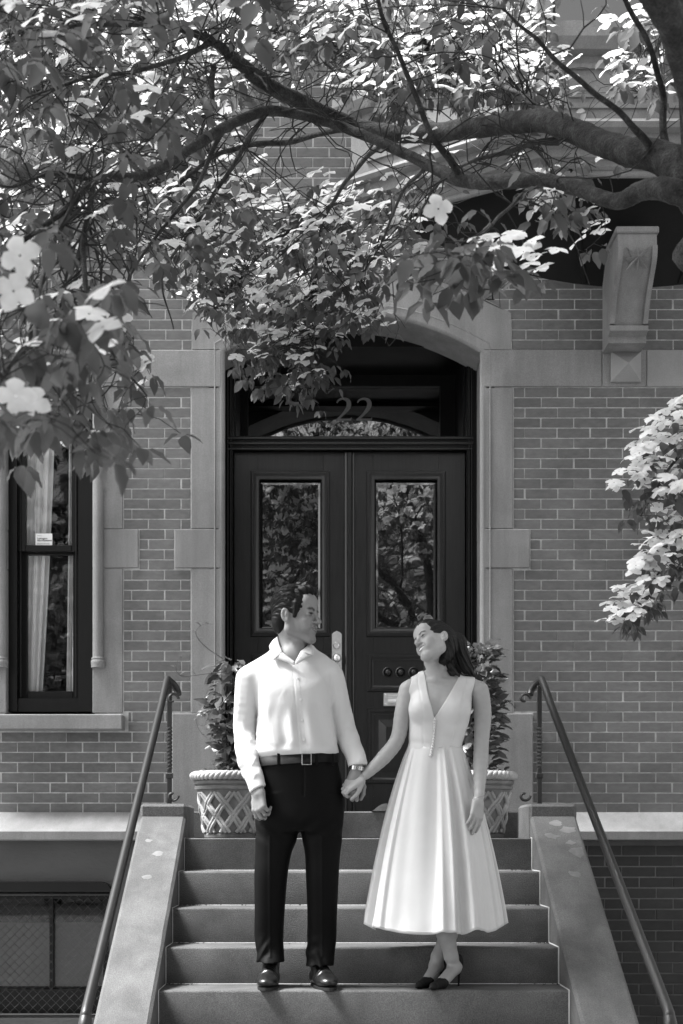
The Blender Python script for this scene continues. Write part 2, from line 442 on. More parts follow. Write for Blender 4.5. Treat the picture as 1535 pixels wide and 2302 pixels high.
# arch stones
def arch_pts(side, n=18):
    inn, out = [], []
    for i in range(n + 1):
        t = i / n
        xi = 294 * (1 - t); inn.append((CXD + side * xi, 698 + (xi / 294) ** 2 * 88))
        xo = 358 * (1 - t); out.append((CXD + side * xo, 600 + (xo / 358) ** 2 * 105))
    return inn, out
for side in (-1, 1):
    inn, out = arch_pts(side)
    poly = [(FX(a), FZ(b)) for a, b in inn] + [(FX(a), FZ(b)) for a, b in out[::-1]] + [(FX(CXD + side * 358), FZ(786.5))]
    n = len(inn); mb = MB()
    yf, yb = YF - .008, YF + .44
    # quad strips between the two curves, front, back, soffit, top
    rows = []
    for i in range(n):
        a, o_ = (FX(inn[i][0]), FZ(inn[i][1])), (FX(out[i][0]), FZ(out[i][1]))
        rows.append([(a[0], yb, a[1]), (a[0], yf, a[1]), (o_[0], yf, o_[1]), (o_[0], yb, o_[1])])
    mb.grid(rows)
    e = rows[0]; c1 = (FX(CXD + side * 358), yf, FZ(786.5)); c2 = (FX(CXD + side * 358), yb, FZ(786.5))
    mb.add([e[1], e[2], c1, e[0], e[3], c2], [(0, 1, 2), (0, 2, 5, 3), (1, 4, 5, 2)])
    part('arch_stone', mb, M['stone'])
# roll moulding round the opening
inL, _ = arch_pts(-1); inR, _ = arch_pts(1)
path = [(497, 1604), (497, 1300), (497, 1000), (497, 790)] + inL + inR[::-1][1:] + [(1087.5, 790), (1087.5, 1000), (1087.5, 1300), (1087.5, 1604)]
pts = [(FX(a), YF + .016, FZ(b)) for a, b in path]
part('roll_moulding', MB().tube(pts, .024, n=12), M['stone'], smooth=50)
pts = [(FX(a + (-14 if a < CXD else 14)), YF - .006, FZ(b - (13 if b < 790 else 0))) for a, b in path]
part('quirk_bead', MB().tube(pts, .0055, n=6), M['stone'], smooth=50)
# reveal lining behind the stones
mb = MB(); mb.box(FX(470), FX(497), YF + .02, YF + .46, 1.5, FZ(786)); mb.box(FX(1087.5), FX(1112), YF + .02, YF + .46, 1.5, FZ(786))
part('door_reveal', mb, M['stone'])

# --- water table left and right
prof = [(YF + .01, PZ(1826, YF)), (YF - .02, PZ(1826, YF)), (8.86, 1.462), (8.825, 1.452), (8.825, 1.402), (8.86, 1.394), (YF + .01, 1.394)]
for (a, b) in ((XL, PXX(352, 8.9)), (PXX(1180, 8.9), XR)):
    part('water_table', MB().prism(prof, 0, a, b), M['stone'], smooth=20)

# --- left window: stone surround, sashes, panes, curtains
for (a, b) in ((208, 276), (-52, 14)):
    stone(a, b, 871 + j, 1190 - j, depth=.25); stone(a, b, 1277 + j, 1604 - j, depth=.25)
stone(208, 311, 1190, 1277, proud=.008, depth=.25); stone(-90, 14, 1190, 1277, proud=.008, depth=.25)
for cx in (221, 3):
    c = FX(cx); pr = [(.036, 0), (.036, FZ(872) - FZ(1480))]
    part('window_colonnette', MB().lathe([(.034, 0), (.034, FZ(872) - FZ(1482))], (c, YF - .012, FZ(1482)), 20), M['stone'], smooth=50)
    part('colonnette_base', MB().lathe([(.045, -.055), (.044, -.04), (.046, -.03), (.046, -.012), (.040, -.006), (.043, 0), (.043, .006), (.036, .012)], (c, YF - .008, FZ(1482)), 20), M['stone'], smooth=50)
part('window_sill', MB().box(FX(-70), FX(281), 8.93, YF + .12, PZ(1640, 8.95), PZ(1606, 8.95), .006), M['stone'])
YW = 9.20
WX = lambda px: PXX(px, YW); WZ = lambda py: PZ(py, YW)
win = MB()
win.box(WX(6), WX(44), YF + .06, YW + .08, WZ(1602), WZ(872)).box(WX(181), WX(214), YF + .06, YW + .08, WZ(1602), WZ(872)).box(WX(44), WX(181), YF + .08, YW + .08, WZ(1602), WZ(1572)).box(WX(44), WX(181), YF + .06, YW + .08, WZ(900), WZ(872))
window = part('window', win, M['frame'])
def sash(name, y, zt, zb, w=17, rail=14):
    m = MB(); m.box(WX(44), WX(44 + w), y, y + .04, WZ(zb), WZ(zt), .003).box(WX(181 - w), WX(181), y, y + .04, WZ(zb), WZ(zt), .003)
    m.box(WX(44 + w), WX(181 - w), y, y + .04, WZ(zb), WZ(zb - rail), .003).box(WX(44 + w), WX(181 - w), y, y + .04, WZ(zt + rail), WZ(zt), .003)
    o = m.build(name, M['frame'], window); return o
sash('upper_sash', YW - .05, 880, 1243); sash('lower_sash', YW, 1229, 1572, rail=18)
for (x, y0, y1) in ((50, 900, 1570), (175, 900, 1570)):
    MB().tube([(WX(x), YW - .055, WZ(y1)), (WX(x), YW - .055, WZ(y0))], .006, n=6).build('sash_bead', M['frame'], window)
MB().box(WX(58), WX(167), YW - .032, YW - .028, WZ(1232), WZ(890)).build('pane', M['pane'], window)
MB().box(WX(58), WX(167), YW + .018, YW + .022, WZ(1556), WZ(1240)).build('pane', M['pane'], window)
MB().box(WX(40), WX(185), YW - .02, YW + .01, WZ(1577), WZ(1572)).build('frame_bead', M['frame'], window)
def curtain(xt0, xt1, xb0, xb1, y):
    rows = []
    for i in range(25):
        t = i / 24; py = 880 + (1566 - 880) * t; tt = t ** 1.5
        x0 = xt0 + (xb0 - xt0) * tt; x1 = xt1 + (xb1 - xt1) * tt; row = []
        for k in range(41):
            u = k / 40
            row.append((PXX(x0 + (x1 - x0) * u, y), y + .022 * math.sin(u * 21 + .6 * math.sin(t * 4)) + .01 * math.sin(u * 47 + 2), PZ(py, y)))
        rows.append(row)
    return MB().grid(rows).build('curtain', M['curtain'], window, smooth=True)
curtain(52, 124, 46, 94, YW + .065); curtain(154, 182, 149, 176, YW + .06)
rm = MB(); x0, x1, z0, z1 = WX(-60), WX(260), WZ(1620), WZ(860)
rm.box(x0, x1, YW + .9, YW + .92, z0, z1).box(x0, x0 + .02, YW + .09, YW + .9, z0, z1).box(x1 - .02, x1, YW + .09, YW + .9, z0, z1).box(x0, x1, YW + .09, YW + .9, z0, z0 + .02).box(x0, x1, YW + .09, YW + .9, z1 - .02, z1)
rm.build('dark_room', M['black'], window)

# --- upper left window (half hidden by leaves)
uw = MB(); ux0, ux1, uz0, uz1 = up_hole; y = YF + .1
uw.box(ux0, ux0 + .09, y, y + .1, uz0, uz1).box(ux1 - .09, ux1, y, y + .1, uz0, uz1).box(ux0 + .09, ux1 - .09, y, y + .1, uz0, uz0 + .1).box(ux0 + .09, ux1 - .09, y, y + .1, uz1 - .1, uz1).box(ux0 + .09, ux1 - .09, y + .01, y + .08, (uz0 + uz1) / 2 - .04, (uz0 + uz1) / 2 + .04)
upw = part('window', uw, M['frame'])
MB().box(ux0 + .09, ux1 - .09, y + .05, y + .055, uz0 + .1, uz1 - .1).build('pane', M['glass'], upw)
part('window_sill', MB().box(ux0 - .12, ux1 + .12, YF - .1, YF + .1, uz0 - .13, uz0 + .0, .008), M['stone'])
stone(62, 128, -420, 328, depth=.2)

# --- basement window: lintel lip, frame, blind, wire guard
bx0, bx1, bz0, bz1 = bas_hole
lip = [(bx0 - .1, bz1 + .005), (bx1 + .02, bz1 + .005), (bx1 - .01, bz1 + .05), (bx1 - .05, bz1 + .062), (bx0 - .1, bz1 + .062)]
part('window_lintel', MB().prism(lip, 1, YB - .06, YB + .02), M['frame'])
yb_ = YB + .16
bwm = MB(); bwm.box(bx0, bx0 + .03, yb_, yb_ + .08, bz0, bz1).box(bx1 - .05, bx1, YB + .05, yb_ + .08, bz0, bz1).box(bx0 + .03, bx1 - .05, YB + .05, yb_ + .08, bz1 - .05, bz1).box(bx0 + .03, bx1 - .05, yb_ - .05, yb_ + .08, bz0, bz0 + .17)
bwm.box(PXX(111, yb_), PXX(119, yb_), yb_, yb_ + .05, bz0 + .17, bz1 - .05)
bwin = part('basement_window', bwm, M['frame'])
MB().box(bx0 + .03, bx1 - .05, yb_ + .04, yb_ + .045, bz0 + .17, bz1 - .05).build('pane', M['pane'], bwin)
sl = MB(); nsl = 38; zt = PZ(2076, yb_); zb = bz0 + .18
for i in range(nsl):
    z = zb + (zt - zb) * i / nsl; y = yb_ + .062
    sl.add([(bx0 + .04, y, z), (bx1 - .06, y, z), (bx1 - .06, y + .014, z + .0135), (bx0 + .04, y + .014, z + .0135)], [(0, 1, 2, 3)])
tag(sl.build('blind', M['blind'], bwin), kind='stuff')
MB().box(bx0 - .1, bx1 + .1, yb_ + .2, yb_ + .22, bz0 - .1, bz1 + .1).build('dark_room', M['black'], bwin)
ch = MB(); yw = YB + .03; pit = .0575; nx = int((bx1 - bx0) / pit) + 2; nz = int((bz1 - bz0) / pit) + 2
for i in range(nx):
    pa, pb = [], []
    for k in range(nz * 2 + 1):
        z = bz0 - .05 + k * pit / 1.0 * .5; zz = min(z, bz1 - .01); sg = (k % 2)
        pa.append((bx0 + i * pit + (pit * .5 if sg else 0), yw + (.004 if sg else -.004), zz))
        if z > bz1: break
    ch.tube(pa, .0019, n=4, caps=False)
    pb = [(x + (pit if (q % 2 == 0) else 0) - pit * .0, y_ + .002, z) for q, (x, y_, z) in enumerate(pa)]
    pb = [(bx0 + i * pit + (pit * .5 if (q % 2) else pit), p[1] + .003, p[2]) for q, p in enumerate(pa)]
    ch.tube(pb, .0019, n=4, caps=False)
tag(ch.build('wire_guard', M['wire'], bwin), kind='stuff')
gf = MB(); gf.tube([(bx0, yw, bz1 - .02), (bx1 - .005, yw, bz1 - .02), (bx1 - .005, yw, bz0 + .02), (bx0, yw, bz0 + .02)], .009, n=6); gf.build('guard_frame', M['wire'], bwin)

# --- corbel bracket and boss
BXC, BW = 1.872, .118
def corb_prof():
    c = smooth_path([(8.585, 5.06), (8.58, 4.98), (8.60, 4.90), (8.68, 4.82), (8.76, 4.74), (8.815, 4.65), (8.84, 4.60)], 5)
    return [tuple(p) for p in c]
cp = corb_prof()
poly = [(YF - .002, 5.06)] + cp + [(8.81, 4.585), (8.81, 4.555), (8.85, 4.545), (8.87, 4.54), (8.87, 4.498), (YF - .002, 4.498)]
cor = part('corbel', MB().prism(poly, 0, BXC - BW, BXC + BW), M['stone'], smooth=30)
# sunk panel border strips and rosette on the curved face
bord = MB()
for sx in (-1, 1):
    rows = []
    for (y, z) in [(a, b) for a, b in cp if b < 4.99]:
        rows.append([(BXC + sx * BW, y, z), (BXC + sx * BW, y - .022, z), (BXC + sx * (BW - .030), y - .022, z), (BXC + sx * (BW - .028), y, z)])
    bord.grid(rows)
bord.build('corbel_fillet', M['stone'], cor)
cap_ = MB().box(BXC - BW - .012, BXC + BW + .012, 8.57, YF - .002, 5.06, 5.10, .006); cap_.build('corbel_cap', M['stone'], cor)
ros = MB(); ry = 8.592; rz = 4.905
for q in range(8):
    a0 = q * math.pi / 4; tip = .086 * (1.15 if q % 2 else .9)
    for sg in (-1, 1):
        a1 = a0 + sg * math.pi / 8
        f = lambda r, a, h: (BXC + r * math.sin(a), ry + .06 * max(0, -r * math.cos(a)) * 9 * .25 - h, rz + r * math.cos(a))
        ros.add([f(0, 0, .05), f(tip, a0, .016), f(.040, a1, .003)], [(0, 1, 2)])
ros.build('rosette', M['stone'], cor, fix=False)
boss_mb = MB(); bx, bz, hs = FX(1405), FZ(828), .095
boss_mb.add([(bx - hs, YF - .011, bz - hs), (bx + hs, YF - .011, bz - hs), (bx + hs, YF - .011, bz + hs), (bx - hs, YF - .011, bz + hs),
             (bx - hs, YF - .03, bz - hs), (bx + hs, YF - .03, bz - hs), (bx + hs, YF - .03, bz + hs), (bx - hs, YF - .03, bz + hs), (bx, YF - .105, bz)],
            [(0, 1, 5, 4), (1, 2, 6, 5), (2, 3, 7, 6), (3, 0, 4, 7), (4, 5, 8), (5, 6, 8), (6, 7, 8), (7, 4, 8)])
part('pyramid_boss', boss_mb, M['stone_patch'])

# --- oriel bay
def bay_poly(off):
    return [(-.05 + off * 1.35, YF), (1.16 + off * .5, 8.18 + off), (2.72 - off * .5, 8.18 + off), (3.93 - off * 1.35, YF)]
lev = [(5.36, .30), (5.40, .26), (5.425, .25), (5.43, .21), (5.47, .20), (5.475, .16), (5.545, .16), (5.55, .10), (5.575, .08), (5.60, .10), (5.605, .15), (5.99, .15), (6.0, .09), (6.06, .06), (6.11, .06), (6.115, .14), (6.145, .14)]
for a, b in zip(lev[:-1], lev[1:]):
    pass
rows = [[(x, y, z) for x, y in bay_poly(o)] for z, o in lev]
top = [(7.9, .14), (7.92, .02), (8.15, .0), (8.16, .3)]
part('bay_base', MB().grid(rows), M['stone'])
# bay upper storey: piers, dark window panes set back
rows = [[(x, y, z) for x, y in bay_poly(o)] for z, o in [(7.75, .14), (7.76, .05), (8.0, .0), (8.05, .0), (8.06, .4)]]
part('bay_cornice', MB().grid(rows), M['stone'])
bp_ = bay_poly(.14)
bay_win = None
for q in range(3):
    a, b = Vector((*bp_[q], 0)), Vector((*bp_[q+1], 0)); dv = (b - a).normalized(); nn = Vector((dv.y, -dv.x, 0)); Lg = (b - a).length
    fr = MB(); gl = MB()
    def slab(mbx, u0, u1, z0, z1, p0, p1):
        c = [a + dv * u0 + nn * p0, a + dv * u1 + nn * p0, a + dv * u1 + nn * p1, a + dv * u0 + nn * p1]
        mbx.add([(p.x, p.y, z) for z in (z0, z1) for p in c], [(0,1,2,3),(4,5,6,7),(0,1,5,4),(1,2,6,5),(2,3,7,6),(3,0,4,7)])
    ed = .09
    slab(fr, 0, ed, 6.145, 7.75, -.1, .0); slab(fr, Lg - ed, Lg, 6.145, 7.75, -.1, .0)
    cuts = [ed + (Lg - 2*ed) * t for t in ((0, .5, 1) if q == 1 else (0, 1))]
    slab(fr, ed, Lg - ed, 6.145, 6.2, -.1, -.01); slab(fr, ed, Lg - ed, 7.65, 7.75, -.1, -.01)
    for c_ in cuts[1:-1]: slab(fr, c_ - .04, c_ + .04, 6.2, 7.65, -.1, -.01)
    o = part('bay_window', fr, M['stone'])
    for c0, c1 in zip(cuts[:-1], cuts[1:]):
        gl = MB(); slab(gl, c0 + .03, c1 - .03, 6.2, 7.65, -.09, -.085); gl.build('pane', M['glass'], o)
    # raised panel on the bay base
    if q < 2:
        for c0, c1 in ((.12, Lg - .12),) if q == 0 else ((.12, Lg/2 - .05), (Lg/2 + .05, Lg - .12)):
            pn = MB(); n0 = .004
            a2, b2 = Vector((*bay_poly(.15)[q], 0)), Vector((*bay_poly(.15)[q+1], 0)); a_s = a; a = a2
            slab(pn, c0, c1, 5.68, 5.71, -.01, .016); slab(pn, c0, c1, 5.91, 5.94, -.01, .016); slab(pn, c0, c0 + .03, 5.71, 5.91, -.01, .016); slab(pn, c1 - .03, c1, 5.71, 5.91, -.01, .016)
            slab(pn, c0 + .06, c1 - .06, 5.745, 5.875, -.01, .012)
            part('bay_panel', pn, M['stone']); a = a_s
# soffit: from the bay's lower edge down to the wall in a shallow cone
rim = []
bpq = bay_poly(.285); NS = 40
tot = [0]
for q in range(3): tot.append(tot[-1] + math.dist(bpq[q], bpq[q+1]))
for i in range(NS + 1):
    t = tot[-1] * i / NS; q = max(k for k in range(3) if tot[k] <= t + 1e-9); u = (t - tot[q]) / (tot[q+1] - tot[q])
    rim.append((bpq[q][0] + (bpq[q+1][0] - bpq[q][0]) * u, bpq[q][1] + (bpq[q+1][1] - bpq[q][1]) * u, 5.365))
wallc = []
for i in range(NS + 1):
    x = bpq[0][0] + (bpq[3][0] - bpq[0][0]) * i / NS; u = (x - 1.94) / ((bpq[3][0] - bpq[0][0]) / 2)
    wallc.append((x, YF + .001, 4.915 + .45 * abs(u) ** 1.9))
rows = []
for k in range(7):
    t = k / 6; rows.append([tuple(np.array(rim[i]) * (1 - t) + np.array(wallc[i]) * t + np.array((0, 0, .10 * math.sin(math.pi * t)))) for i in range(NS + 1)])
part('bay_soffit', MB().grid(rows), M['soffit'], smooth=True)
part('bay_soffit_rib', MB().tube([(r[0], r[1], r[2] - .005) for r in rim], .022, n=8), M['stone'], smooth=50)
for sx in (-1, 1):
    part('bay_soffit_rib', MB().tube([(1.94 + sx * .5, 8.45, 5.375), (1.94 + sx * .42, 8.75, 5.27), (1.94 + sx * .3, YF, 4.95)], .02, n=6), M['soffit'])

# ------------------------------------------------------------------ doorway
YD = 9.50
DX = lambda px: PXX(px, YD); DZ = lambda py: PZ(py, YD)
ZS = 1.575                                   # door sill level
fr = MB()
fr.box(FX(490), DX(524), YD - .03, YD + .12, ZS, DZ(690)).box(DX(1048), FX(1094), YD - .03, YD + .12, ZS, DZ(690))
fr.box(DX(524), DX(1048), YD - .03, YD + .12, DZ(1013), DZ(990)).box(DX(524), DX(1048), YD - .02, YD + .12, DZ(782), DZ(690))
frame = part('door_frame', fr, M['frame'])
tr = MB()
for (z, y, r) in ((988, -.035, .012), (1000, -.035, .010), (1012, -.032, .008)): tr.tube([(DX(512), YD + y, DZ(z)), (DX(1062), YD + y, DZ(z))], r, n=8)
tr.build('transom_moulding', M['door'], frame, smooth=50)
jm = MB()
for px in (512, 518.5, 1054, 1060): jm.tube([(DX(px), YD - .032, ZS), (DX(px), YD - .032, DZ(760))], .007, n=8)
jm.build('jamb_bead', M['frame'], frame, smooth=50)
# transom light
YT = 10.20                                   # the transom light sits well back, over the vestibule
TX0, TX1, TZ0, TZ1 = DX(528), DX(1044), DZ(1000), DZ(770)
tl = MB(); tl.box(TX0 - .03, TX0, YD + .12, YT + .06, TZ0, TZ1).box(TX1, TX1 + .03, YD + .12, YT + .06, TZ0, TZ1).box(TX0, TX1, YD + .12, YT + .06, TZ1, TZ1 + .03).box(TX0, TX1, YD + .12, YT + .06, TZ0 - .03, TZ0)
tl.build('transom_box', M['frame'], frame)
tf_ = MB(); tf_.box(TX0, TX0 + .05, YT - .04, YT + .04, TZ0, TZ1).box(TX1 - .11, TX1, YT - .04, YT + .04, TZ0, TZ1).box(TX0 + .05, TX1 - .11, YT - .04, YT + .04, TZ1 - .08, TZ1)
tf_.build('transom_frame', M['frame'], frame)
MB().box(TX0 + .05, TX1 - .11, YT, YT + .006, TZ0, TZ1 - .08).build('transom_glass', M['glass'], frame)
# house number, gold numerals on the glass
def numeral(cx, base, h):
    # centre line of an old-style 2 with its stroke widths, in units of the height
    cl = smooth_path([(-.30, .80, .028), (-.20, .93, .04), (.0, .985, .05), (.19, .90, .088), (.245, .72, .105), (.17, .52, .09), (-.02, .29, .06), (-.22, .10, .045), (-.33, .03, .035)], 6)
    l, r_ = [], []
    for i, (x, y, wd) in enumerate(cl):
        a = cl[max(i-1, 0)]; b = cl[min(i+1, len(cl)-1)]; dx, dy = b[0]-a[0], b[1]-a[1]; n_ = math.hypot(dx, dy)
        l.append((x - dy/n_*wd, y + dx/n_*wd)); r_.append((x + dy/n_*wd, y - dx/n_*wd))
    m = MB(); yq = YT - .004
    rows = [[(cx + a[0]*h, yq, base + a[1]*h), (cx + b[0]*h, yq, base + b[1]*h)] for a, b in zip(l, r_)]
    m.grid(rows)
    foot = [(-.37, 0), (.33, 0), (.37, .14), (.345, .15), (.30, .092), (-.24, .092), (-.30, .05)]
    m.add([(cx + x*h, yq - .0006, base + y*h) for x, y in foot], [tuple(range(len(foot)))])
    bmq = m.build('house_number', M['gold'], frame, fix=False)
    return bmq
for cx in (772, 818): numeral(PXX(cx, YT), PZ(946, YT), 50 * YT / F_PX)

def ring(mb, x0, x1, z0, z1, y, w, h):
    """picture-frame moulding: half-round ridge w wide, h proud of y"""
    prof = [(0, 0), (w*.12, h*.55), (w*.3, h*.6), (w*.34, h), (w*.6, h*.95), (w*.8, h*.4), (w, h*.3), (w, -h*.4)]
    cs = [(x0, z0, 1, 1), (x1, z0, -1, 1), (x1, z1, -1, -1), (x0, z1, 1, -1)]
    rows = []
    for (x, z, sx, sz) in cs + cs[:1]: rows.append([(x + sx*a, y - b, z + sz*a) for a, b in prof])
    mb.grid(rows); return mb
def door_leaf(px0, px1, g0, g1):
    """px0..px1 leaf, g0..g1 glass"""
    y0 = YD + .02
    m = MB(); gy0, gy1 = 1083, 1413
    X0, X1 = DX(px0), DX(px1); G0, G1 = DX(g0 - 6), DX(g1 + 6)
    m.box(X0, G0, y0, y0 + .05, ZS, DZ(1015), .002).box(G1, X1, y0, y0 + .05, ZS, DZ(1015), .002)
    m.box(G0, G1, y0, y0 + .05, DZ(gy0 - 6), DZ(1015)).box(G0, G1, y0, y0 + .05, ZS, DZ(gy1 + 6))
    leaf = part('door_leaf', m, M['door'])
    mo = MB(); ring(mo, DX(g0 - 22), DX(g1 + 22), DZ(gy1 + 18), DZ(gy0 - 26), y0, .058, .020)
    mo.build('glass_moulding', M['door'], leaf, smooth=40)
    gin = 5; b = MB()
    a = [(DX(g0), DZ(gy1)), (DX(g1), DZ(gy1)), (DX(g1), DZ(gy0)), (DX(g0), DZ(gy0))]
    c = [(DX(g0 + gin), DZ(gy1 - gin)), (DX(g1 - gin), DZ(gy1 - gin)), (DX(g1 - gin), DZ(gy0 + gin)), (DX(g0 + gin), DZ(gy0 + gin))]
    yo, yi = y0 + .012, y0 + .0085
    MB().add([(p[0], yi, p[1]) for p in c], [(0, 1, 2, 3)]).build('glass', M['glass'], leaf, fix=False)
    for q in range(4):
        q2 = (q + 1) % 4
        MB().add([(a[q][0], yo, a[q][1]), (a[q2][0], yo, a[q2][1]), (c[q2][0], yi, c[q2][1]), (c[q][0], yi, c[q][1])], [(0, 1, 2, 3)]).build('glass_bevel', M['bevel'], leaf, fix=False)
    # three-boss panel and raised lower panel
    mo = MB(); ring(mo, DX(g0 - 20), DX(g1 + 20), DZ(1555), DZ(1469), y0, .045, .018); mo.build('panel_moulding', M['door'], leaf, smooth=40)
    for q in range(3):
        cx = DX(872 + 29 * q - 845 + g0 + (0 if g0 > 800 else 9)); cz = DZ(1511); bo = MB()
        prof = [(.037, 0), (.036, .010), (.031, .013), (.027, .008), (.026, .006), (.024, .016), (.018, .026), (.010, .031), (.003, .033)]
        rows = [[(cx + r*math.cos(t), y0 - h, cz + r*math.sin(t)) for t in [2*math.pi*k/24 for k in range(24)]] for r, h in prof]
        bo.grid(rows, closed=True); bo.build('panel_boss', M['door'], leaf, smooth=40)
    mo = MB(); ring(mo, DX(g0 - 20), DX(g1 + 20), DZ(1762), DZ(1591), y0, .045, .018); mo.build('panel_moulding', M['door'], leaf, smooth=40)
    fx0, fx1, fz0, fz1 = DX(g0 + 6), DX(g1 - 6), DZ(1735), DZ(1617)
    ix = .05
    MB().add([(fx0, y0 - .001, fz0), (fx1, y0 - .001, fz0), (fx1, y0 - .001, fz1), (fx0, y0 - .001, fz1), (fx0 + ix, y0 - .018, fz0 + ix), (fx1 - ix, y0 - .018, fz0 + ix), (fx1 - ix, y0 - .018, fz1 - ix), (fx0 + ix, y0 - .018, fz1 - ix)],
             [(0, 1, 5, 4), (1, 2, 6, 5), (2, 3, 7, 6), (3, 0, 4, 7), (4, 5, 6, 7)]).build('raised_panel', M['door'], leaf)
    return leaf
leafL = door_leaf(526, 782.5, 585, 720); leafR = door_leaf(788, 1046, 845, 980)
ast = MB(); ast.tube([(DX(778), YD + .012, ZS), (DX(778), YD + .012, DZ(1016))], .011, n=8).box(DX(780), DX(791), YD - .002, YD + .04, ZS, DZ(1016), .004).tube([(DX(794), YD + .014, ZS), (DX(794), YD + .014, DZ(1016))], .007, n=8)
ast.build('astragal', M['door'], leafR, smooth=40)
# lock plate and knob
lp = MB(); x0, x1, z0, z1 = DX(746), DX(768), DZ(1507), DZ(1425); cx = (x0 + x1) / 2
outl = [(x0, z0), (x1, z0), (x1, z1), (x1 - .012, z1 + .012), (cx, z1 + .022), (x0 + .012, z1 + .012), (x0, z1)]
lp.prism(outl, 1, YD + .010, YD + .02); lpo = lp.build('lock_plate', M['brass'], leafL)
def knob(prof, cz):
    rows = [[(cx + r*math.cos(t), YD + .01 - h, cz + r*math.sin(t)) for t in [2*math.pi*k/20 for k in range(20)]] for r, h in prof]
    return MB().grid(rows, closed=True)
knob([(.026, 0), (.026, .006), (.020, .012), (.014, .012), (.012, .008), (.001, .009)], DZ(1451)).build('lock_cylinder', M['brass'], leafL, smooth=40)
knob([(.026, 0), (.024, .008), (.012, .014), (.011, .03), (.022, .036), (.030, .048), (.028, .06), (.016, .068), (.001, .070)], DZ(1481)).build('door_knob', M['brass'], leafL, smooth=50)
# mail slot
ms = MB(); x0, x1, z0, z1 = DX(862), DX(963), DZ(1587), DZ(1557)
ms.box(x0, x1, YD + .010, YD + .02, z0, z1, .003); mso = ms.build('mail_slot', M['brass'], leafR)
MB().prism([(YD + .009, z0 + .012), (YD - .002, z0 + .016), (YD - .002, z0 + .03), (YD + .003, (z0 + z1)/2), (YD - .002, z1 - .03), (YD - .002, z1 - .018), (YD + .009, z1 - .014)], 0, x0 + .03, x1 - .03).build('mail_flap', M['brass'], leafR)
sc = MB()
for x in (x0 + .014, x1 - .014):
    for z in (z0 + .014, z1 - .014): sc.sphere((x, YD + .009, z), .006, 8, 6, ry=.5)
sc.build('mail_slot_screw', M['brass'], leafR)
part('door_backing', MB().box(FX(470), FX(1112), YD + .14, YD + .17, 1.4, TZ0 - .04).box(FX(440), FX(1140), YT + .08, YT + .11, TZ0 - .3, TZ1 + .6).box(FX(470), FX(1112), YD + .125, YD + .15, TZ1 + .035, FZ(640)), M['black'])

# --- stickers (flat print)
def text_mesh(name, body, size, loc, mat, parent, bold=.0):
    c = bpy.data.curves.new(name, 'FONT'); c.body = body; c.size = size; c.align_x = 'LEFT'; c.offset = bold
    o = bpy.data.objects.new(name, c); COL.objects.link(o)
    dg = bpy.context.evaluated_depsgraph_get(); me = bpy.data.meshes.new_from_object(o.evaluated_get(dg))
    bpy.data.objects.remove(o); me.transform(Matrix.Rotation(R(90), 4, 'X')); me.transform(Matrix.Translation(loc)); me.materials.append(mat)
    q = bpy.data.objects.new(name, me); COL.objects.link(q); return adopt(q, parent)
ys = YW - .034
sx0, sx1, sz0, sz1 = PXX(80, ys), PXX(117.5, ys), PZ(1228, ys), PZ(1199.5, ys)
stk = thing('alarm_sticker', (sx0, ys, sz0), 'small white alarm company sticker in the lower corner of the window glass', 'sticker')
MB().box(sx0, sx1, ys - .002, ys, sz0, sz1, .0009).build('sticker_sheet', M['paper'], stk)
text_mesh('sticker_text', 'Lexington', .0165, (sx0 + .010, ys - .0028, sz0 + .0445), M['ink'], stk, .0004)
text_mesh('sticker_text', 'AlarmSystems', .0165, (sx0 + .010, ys - .0028, sz0 + .0315), M['ink'], stk, .0004)
ls = MB()
for z in (.012, .018, .066):
    ls = MB(); ls.box(sx0 + .010, sx0 + (.09 if z < .05 else .04), ys - .0028, ys - .0022, sz0 + z, sz0 + z + .002); ls.build('sticker_small_print', M['sticker'], stk)

yd2 = YD + .026
ox, oz, orr = DX(963), DZ(1393), .036
st2 = thing('round_sticker', (ox, yd2, oz), 'small grey octagonal sticker on the right door glass above her hair', 'sticker')
MB().prism([(ox + orr*math.cos(R(22.5 + 45*k)), oz + orr*math.sin(R(22.5 + 45*k))) for k in range(8)], 1, yd2 - .003, yd2 - .001).build('sticker_sheet', M['sticker'], st2)
text_mesh('sticker_text', 'Asso', .026, (ox - .030, yd2 - .0036, oz - .009), M['ink'], st2, .0006)
sb = MB()
for z in (.018, .024): sb.box(ox - .018, ox + .018, yd2 - .0036, yd2 - .0031, oz + z, oz + z + .0022)
sb.build('sticker_bar', M['ink'], st2)

# ------------------------------------------------------------------ stoop
SX0, SX1 = -.78, 1.12; RISE, TREAD = .17625, .2995; Y0 = 7.757; ZL = 1.41
stoop = thing('stoop', (.17, 6.6, 0), 'stone front steps with sloping side walls leading up to the door', 'steps')
for k in range(0, 8):
    yf_ = Y0 - TREAD * k; z1 = ZL - RISE * k
    yb2 = YF - .05 if k == 0 else yf_ + TREAD + .06
    x0 = SX0 + .004 if k else -1.02; x1 = SX1 - .004 if k else 1.36
    mb = MB()
    if k == 0:
        mb.box(SX0 + .004, SX1 - .004, yf_, 7.84, z1 - RISE - .02, z1, .006)
        nm = 'step'
    else:
        # slightly worn nosing: subdivided front edge
        n = 60; rows = []
        for i in range(n + 1):
            x = x0 + (x1 - x0) * i / n; wv = .0035 * math.sin(i * .37 + k) * math.sin(i * .11 + 2*k) + random.uniform(-.0012, .0012)
            rows.append([(x, yf_, z1 - RISE - (.02 if k < 7 else 0)), (x, yf_ + wv * .3, z1 - .010), (x, yf_ + .003 + wv * .3, z1 - .004 + wv * .3), (x, yf_ + .010, z1 + wv * .25), (x, yb2, z1), (x, yb2, z1 - .1)])
        mb.grid(rows); nm = 'step'
    mb.build(nm, M['step'], stoop, smooth=35)
MB().box(-1.02, 1.36, 7.842, YF + .02, 0, ZL - .001).build('landing', M['step'], stoop)
